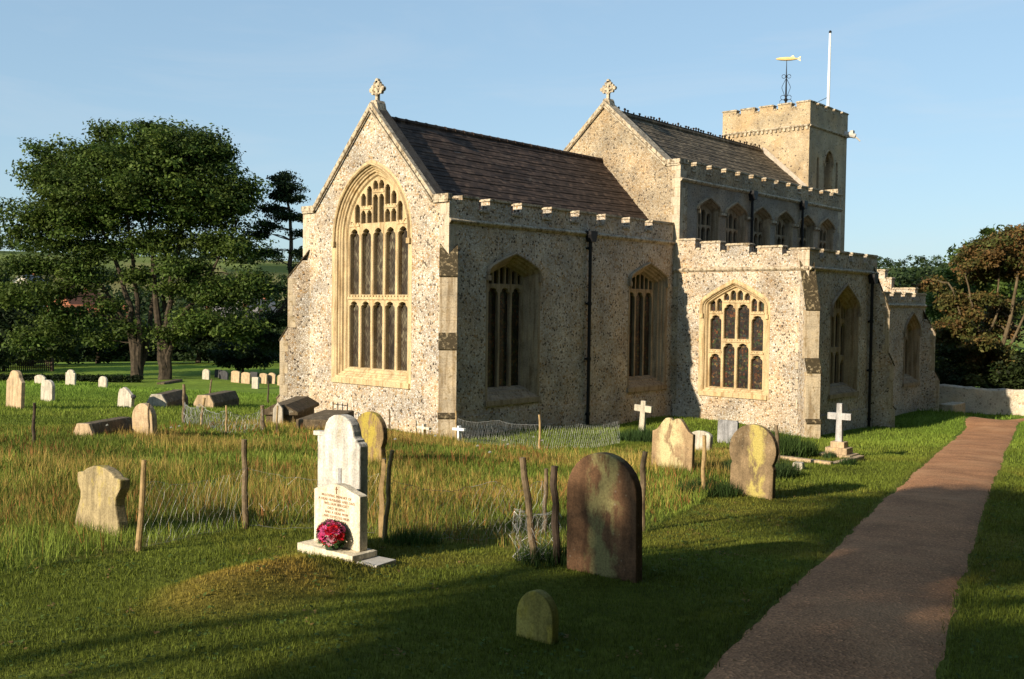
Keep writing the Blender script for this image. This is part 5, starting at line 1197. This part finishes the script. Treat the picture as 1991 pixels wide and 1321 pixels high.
for r0, r1, dens, h0, w0 in ((4.2, 7.5, 5200, .030, .0055), (7.5, 11, 3000, .036, .008), (11, 16, 1500, .042, .011), (16, 26, 700, .06, .016), (26, 45, 260, .09, .024), (45, 75, 60, .13, .05)):
    n = int(dens*HALF*(r1*r1-r0*r0)); x, y = scatter(n, r0, r1, rg); k = ~inpoly(MEADOW, x, y) & ~inset_path(x, y) & ~built(x, y); x, y = x[k], y[k]
    n1 = vn(x, y, 1.3, 31); h = h0*rg.uniform(.5, 1.4, len(x))*(.7+.6*n1); c = turf_colour(x, y)*np.array([1.15, 1.2, 1.0]); v, cc, _ = blades(x, y, h, np.full(len(x), w0), c, rg, .55); Vs.append(v); Cs.append(cc)
tag(mesh_np('grass', np.vstack(Vs), 3, BLADE, np.vstack(Cs)), kind='stuff')
Vs = []; Cs = []
for dens, hm, w0, c0, pat in ((900, .125, .008, (.165, .215, .034), 0), (210, .175, .006, (.34, .25, .06), 1), (70, .24, .0055, (.48, .34, .10), 1), (42, .19, .009, (.33, .14, .05), 2)):
    bx = MEADOW.min(0); tx = MEADOW.max(0); n = int(dens*(tx[0]-bx[0])*(tx[1]-bx[1])); x = rg.uniform(bx[0], tx[0], n); y = rg.uniform(bx[1], tx[1], n); k = inpoly(MEADOW, x, y) & ~built(x, y); x, y = x[k], y[k]
    pn = vn(x, y, .55, 33+pat); D = np.hypot(x-CAM[0], y-CAM[1])
    if pat: q = rg.random(len(x)) < np.clip((pn-.38)*3.0, .05, 1); x, y, D, pn = x[q], y[q], D[q], pn[q]
    h = hm*rg.uniform(.55, 1.25, len(x))*(.55+.9*vn(x, y, .7, 36)); w = w0*np.clip(D/11, .8, 2.0); c = np.array(c0)*(.7+.6*vn(x, y, .9, 38))[:, None]; v, cc, _ = blades(x, y, h, w, c, rg, .38, 2, .3); Vs.append(v); Cs.append(cc)
    if pat >= 1:        # seed heads: a short wider tip on each stem
        z = h*.92; v, cc, _ = blades(x, y, h*1.05, w*.5, c*1.1, rg, .22, 2, .3); Vs.append(v); Cs.append(cc)
tag(mesh_np('long_grass', np.vstack(Vs), 4, BLADE, np.vstack(Cs)), kind='stuff')
n = 5200; x, y = scatter(n, 4.5, 17, rg); k = ~inpoly(MEADOW, x, y) & ~inset_path(x, y) & ~built(x, y) & (vn(x, y, 1.1, 41)+.35*rg.random(n) > .62); x, y = x[k], y[k]; N = len(x)
B = np.repeat(np.stack([x, y, ground(x, y)+.022], 1), 5, 0)+rg.normal(0, .022, (N*5, 3))*np.array([1, 1, .35]); a = rg.random(N*5)*6.283; s_ = rg.uniform(.007, .016, (N*5, 1)); u = np.stack([np.cos(a), np.sin(a), rg.normal(0, .3, N*5)], 1)*s_; v_ = np.stack([-np.sin(a), np.cos(a), rg.normal(0, .3, N*5)], 1)*s_*.8
c = np.repeat(np.where((rg.random(N) < .16)[:, None], np.array([[.26, .17, .06]]), np.array([[.085, .135, .030]])*rg.uniform(.7, 1.4, (N, 1))), 20, 0)
tag(mesh_np('lawn_weeds', np.stack([B-u, B-v_, B+u, B+v_], 1).reshape(-1, 3), 4, BLADE, c), kind='stuff')
# denser clumps
def clump(label, x, y, r, h, n, col_, name='grass_clump', w=.012):
    a = rg.random(n)*6.283; q = np.sqrt(rg.random(n))*r; X_, Y_ = x+q*np.cos(a), y+q*np.sin(a)*.8; v, cc, _ = blades(X_, Y_, h*(1.1-.5*q/r)*rg.uniform(.6, 1.15, n), np.full(n, w), np.array(col_)*np.ones((n, 1)), rg, .32, 2)
    tag(mesh_np(name, v, 4, BLADE, cc, None, (x, y, gz(x, y))), label, 'plant')
clump('tall green grass clump at the foot of the chapel corner', -2.0, 8.6, 1.15, .62, 3200, (.055, .095, .022), w=.016)
clump('dark green tuft around the foot of the leaning pale cross', -2.6, 4.6, .75, .42, 1800, (.045, .085, .024))
clump('green weeds between the double-humped stone and the yellow-striped stone', 3.2, 11.0, .8, .45, 1600, (.05, .085, .025))
clump('dark green weeds at the foot of the yellow-striped headstone', 6.7, 12.0, .55, .28, 1100, (.035, .065, .016), w=.009)
clump('bright weed tuft at the foot of the thin pale leaning post', 12.85, 12.5, .30, .16, 420, (.07, .12, .025), w=.008)
clump('rough tuft at the foot of the thick dark post', 12.55, 13.9, .35, .22, 520, (.045, .08, .02), w=.008)
clump('little weed tuft on the kerb beside the path, right of the stepped cross', -1.2, 10.7, .22, .25, 220, (.04, .08, .02))
clump('green plant growing on the lower step of the stepped cross', -2.45, 9.75, .18, .22, 200, (.05, .09, .03))
# pale flower heads in the long grass
v = []; c = []; rr = random.Random(12)
for x, y in ((6.9, 5.6), (5.2, 4.9), (4.7, 6.3), (3.9, 6.6), (8.9, 1.6), (10.2, 1.3), (6.4, 7.2), (14.9, 8.2), (9.3, 2.0), (7.6, 8.6), (5.6, 7.2), (3.1, 5.7)):
    z = gz(x, y)+.30; r = .035
    for k in range(14):
        a = k*2.4; e = math.asin(min(1, k/13)); d = np.array([math.cos(a)*math.cos(e), math.sin(a)*math.cos(e), math.sin(e)])*r; s = np.cross(d, [0, 0, 1.])*.5+np.array([.004, 0, 0]); p = np.array([x, y, z])
        v += [p, p+d*.7+s, p+d, p+d*.7-s]; c += [np.array([.72, .70, .62])]*4
tag(mesh_np('daisy_heads', v, 4, PETAL, c), kind='stuff')
# ------------------------------------------------------------------ unseen trees: two shade the foreground, the rest added to block sky light
def shade(label, base, lobes, n, per, seed, leaf=.42, stems=None, group='trees along the north side of the path'):
    lb = []
    for dx, dy, h, r, rv in lobes:
        d = np.array([dx, dy, 0.0]); lb.append((float(d@RT), h, r, rv, float(d@FD)))
    st = stems or [((0, -.3), (.1, 2.5), (-.1, 5), (.2, 8), .3, .06)]
    return tree('broadleaf_tree', label, base, lb, n, per, (.8, .8, .45), leaf, GREEN, st, seed, twigs=24, group=group)
def sx(dx, dy, h): d = np.array([dx, dy, 0.0]); return (float(d@RT), h, float(d@FD))
shade('leafy tree east of the path whose broken shade falls over the near lawn', (34, 13.0), [(0, -.2, 9.0, 1.2, .9), (0, .75, 8.3, .8, .5), (0, .45, 6.6, .7, .5), (0, 1.9, 6.0, .9, .6), (0, .9, 8.4, .8, .6), (0, -.9, 9.6, .8, .6)], 110, 44, 301,
      stems=[(sx(0, -.2, -.3), sx(0, -.2, 3), sx(.2, -.15, 6.4), sx(.2, 0, 8.4), .13, .04), (sx(0, .15, -.3), sx(0, .12, 3), sx(0, .25, 5.8), sx(0, 1.0, 7.5), .09, .04), (sx(.2, .5, -.3), sx(.2, 1.0, 3), sx(0, 1.6, 5.6), .14, .05)])
shade('thin leafy tree further up the path that dapples the gravel', (36.5, 15.5), [(0, -1.4, 9.0, 1.4, 1.1), (0, -.8, 7.8, 1.3, .9), (0, .1, 7.1, 1.2, .9), (0, 1.2, 7.6, 1.8, 1.4), (0, 2.6, 7.2, 1.8, 1.6), (0, 1.6, 9.4, 1.6, 1.2)], 44, 60, 302)
for k, (x, y) in enumerate(((-27, 20.5), (-20, 21.5), (-13, 20.5), (-6, 21), (1, 21.5), (8, 23.5), (14, 27.5), (22, 30), (30, 28.5), (37, 26.5), (44, 25.5))):  # row added out of view to keep sky light off the north walls
    shade('added unseen tree in the sky-blocking row north of the path, number %d counted from the garden wall' % (k+1), (x, y), [(0, 0, 13.0, 4.4, 4.0), (-2.6, .5, 8.5, 3.4, 3.6), (2.6, .3, 8.0, 3.4, 3.6), (0, 1, 3.6, 4.0, 3.2), (.5, 0, 18.5, 3.8, 3.2), (-2, 0, 15.5, 3.0, 2.6), (2.2, .2, 15.5, 3.0, 2.6)], 520, 26, 310+k, .8, [((0, -.3), (.1, 4), (-.1, 8), (.2, 13), .42, .08)])

shade('added unseen tree overhanging the start of the path to block the sky', (23.5, 25.5), [(-3, -4, 10.5, 4.5, 1.6), (-7, -6, 10.2, 4.0, 1.4), (-2, -8.5, 10.8, 4.0, 1.5), (-8, -9.5, 10.4, 3.6, 1.3), (2, -2, 11.5, 4.5, 2.2), (-4, 0, 11.5, 4.5, 2.2), (-10, -4, 10.6, 3.5, 1.5)], 420, 30, 330, .6,
      stems=[(sx(0, 0, -.3), sx(0, -.2, 4), sx(-2, -2, 8), sx(-6, -6, 10), .5, .08), (sx(0, 0, 3), sx(-1, -4, 8), sx(-2, -8, 10.4), .28, .06)], group=None)  # unseen crown added overhead to cut sky light on the foreground
shade('added unseen tree north of the path, its boughs blocking sky high over the gravel', (9.5, 24.8), [(0, -4, 14, 4.2, 1.8), (-5, -5, 13.6, 4.0, 1.6), (4, -6, 13.6, 4.0, 1.6), (-2, -8.5, 13.8, 4.0, 1.5), (-8, -8, 13.2, 3.6, 1.4), (3, -10, 13.4, 3.4, 1.4), (0, 0, 15, 5, 2.6), (-6, -1, 14.5, 4, 2), (6, -2, 14.5, 4, 2)], 460, 30, 331, .6,
      stems=[(sx(0, 0, -.3), sx(0, -.3, 6), sx(-1, -2.5, 10.5), sx(-4, -6, 13.4), .5, .08), (sx(0, -.2, 5), sx(1, -4, 11), sx(2, -8, 13.4), .28, .06)], group=None)  # second unseen crown, added to darken the path and north walls
# fallen leaves and bits of grass on the path and along its edges
n = 2600; x, y = scatter(n, 4.5, 30, rg); k = inset_path(x, y) & (rg.random(n) < .35+.65*(vn(x, y, .9, 51) > .55)); x, y = x[k], y[k]; N = len(x); a = rg.random(N)*6.283; s_ = rg.uniform(.008, .022, (N, 1))
B = np.stack([x, y, ground(x, y)+.045], 1); u = np.stack([np.cos(a), np.sin(a), rg.normal(0, .2, N)], 1)*s_; v_ = np.stack([-np.sin(a), np.cos(a), rg.normal(0, .2, N)], 1)*s_*.6
c = np.where((rg.random(N) < .6)[:, None], np.array([[.20, .12, .05]]), np.array([[.10, .11, .035]]))*rg.uniform(.5, 1.5, (N, 1))
tag(mesh_np('fallen_leaves', np.stack([B-u, B-v_, B+u, B+v_], 1).reshape(-1, 3), 4, BLADE, np.repeat(c, 4, 0)), kind='stuff')
Vs = []; Cs = []
for E_ in (PL, PR):
    q = resample(E_, 5200); q = q+rg.normal(0, .035, q.shape); q = q[np.hypot(q[:, 0]-CAM[0], q[:, 1]-CAM[1]) < 34]; v, cc, _ = blades(q[:, 0], q[:, 1], rg.uniform(.03, .085, len(q))*(.5+vn(q[:, 0], q[:, 1], 1.3, 53)), np.full(len(q), .008), turf_colour(q[:, 0], q[:, 1])*1.1, rg, .7); Vs.append(v); Cs.append(cc)
tag(mesh_np('verge_grass', np.vstack(Vs), 3, BLADE, np.vstack(Cs)), kind='stuff')
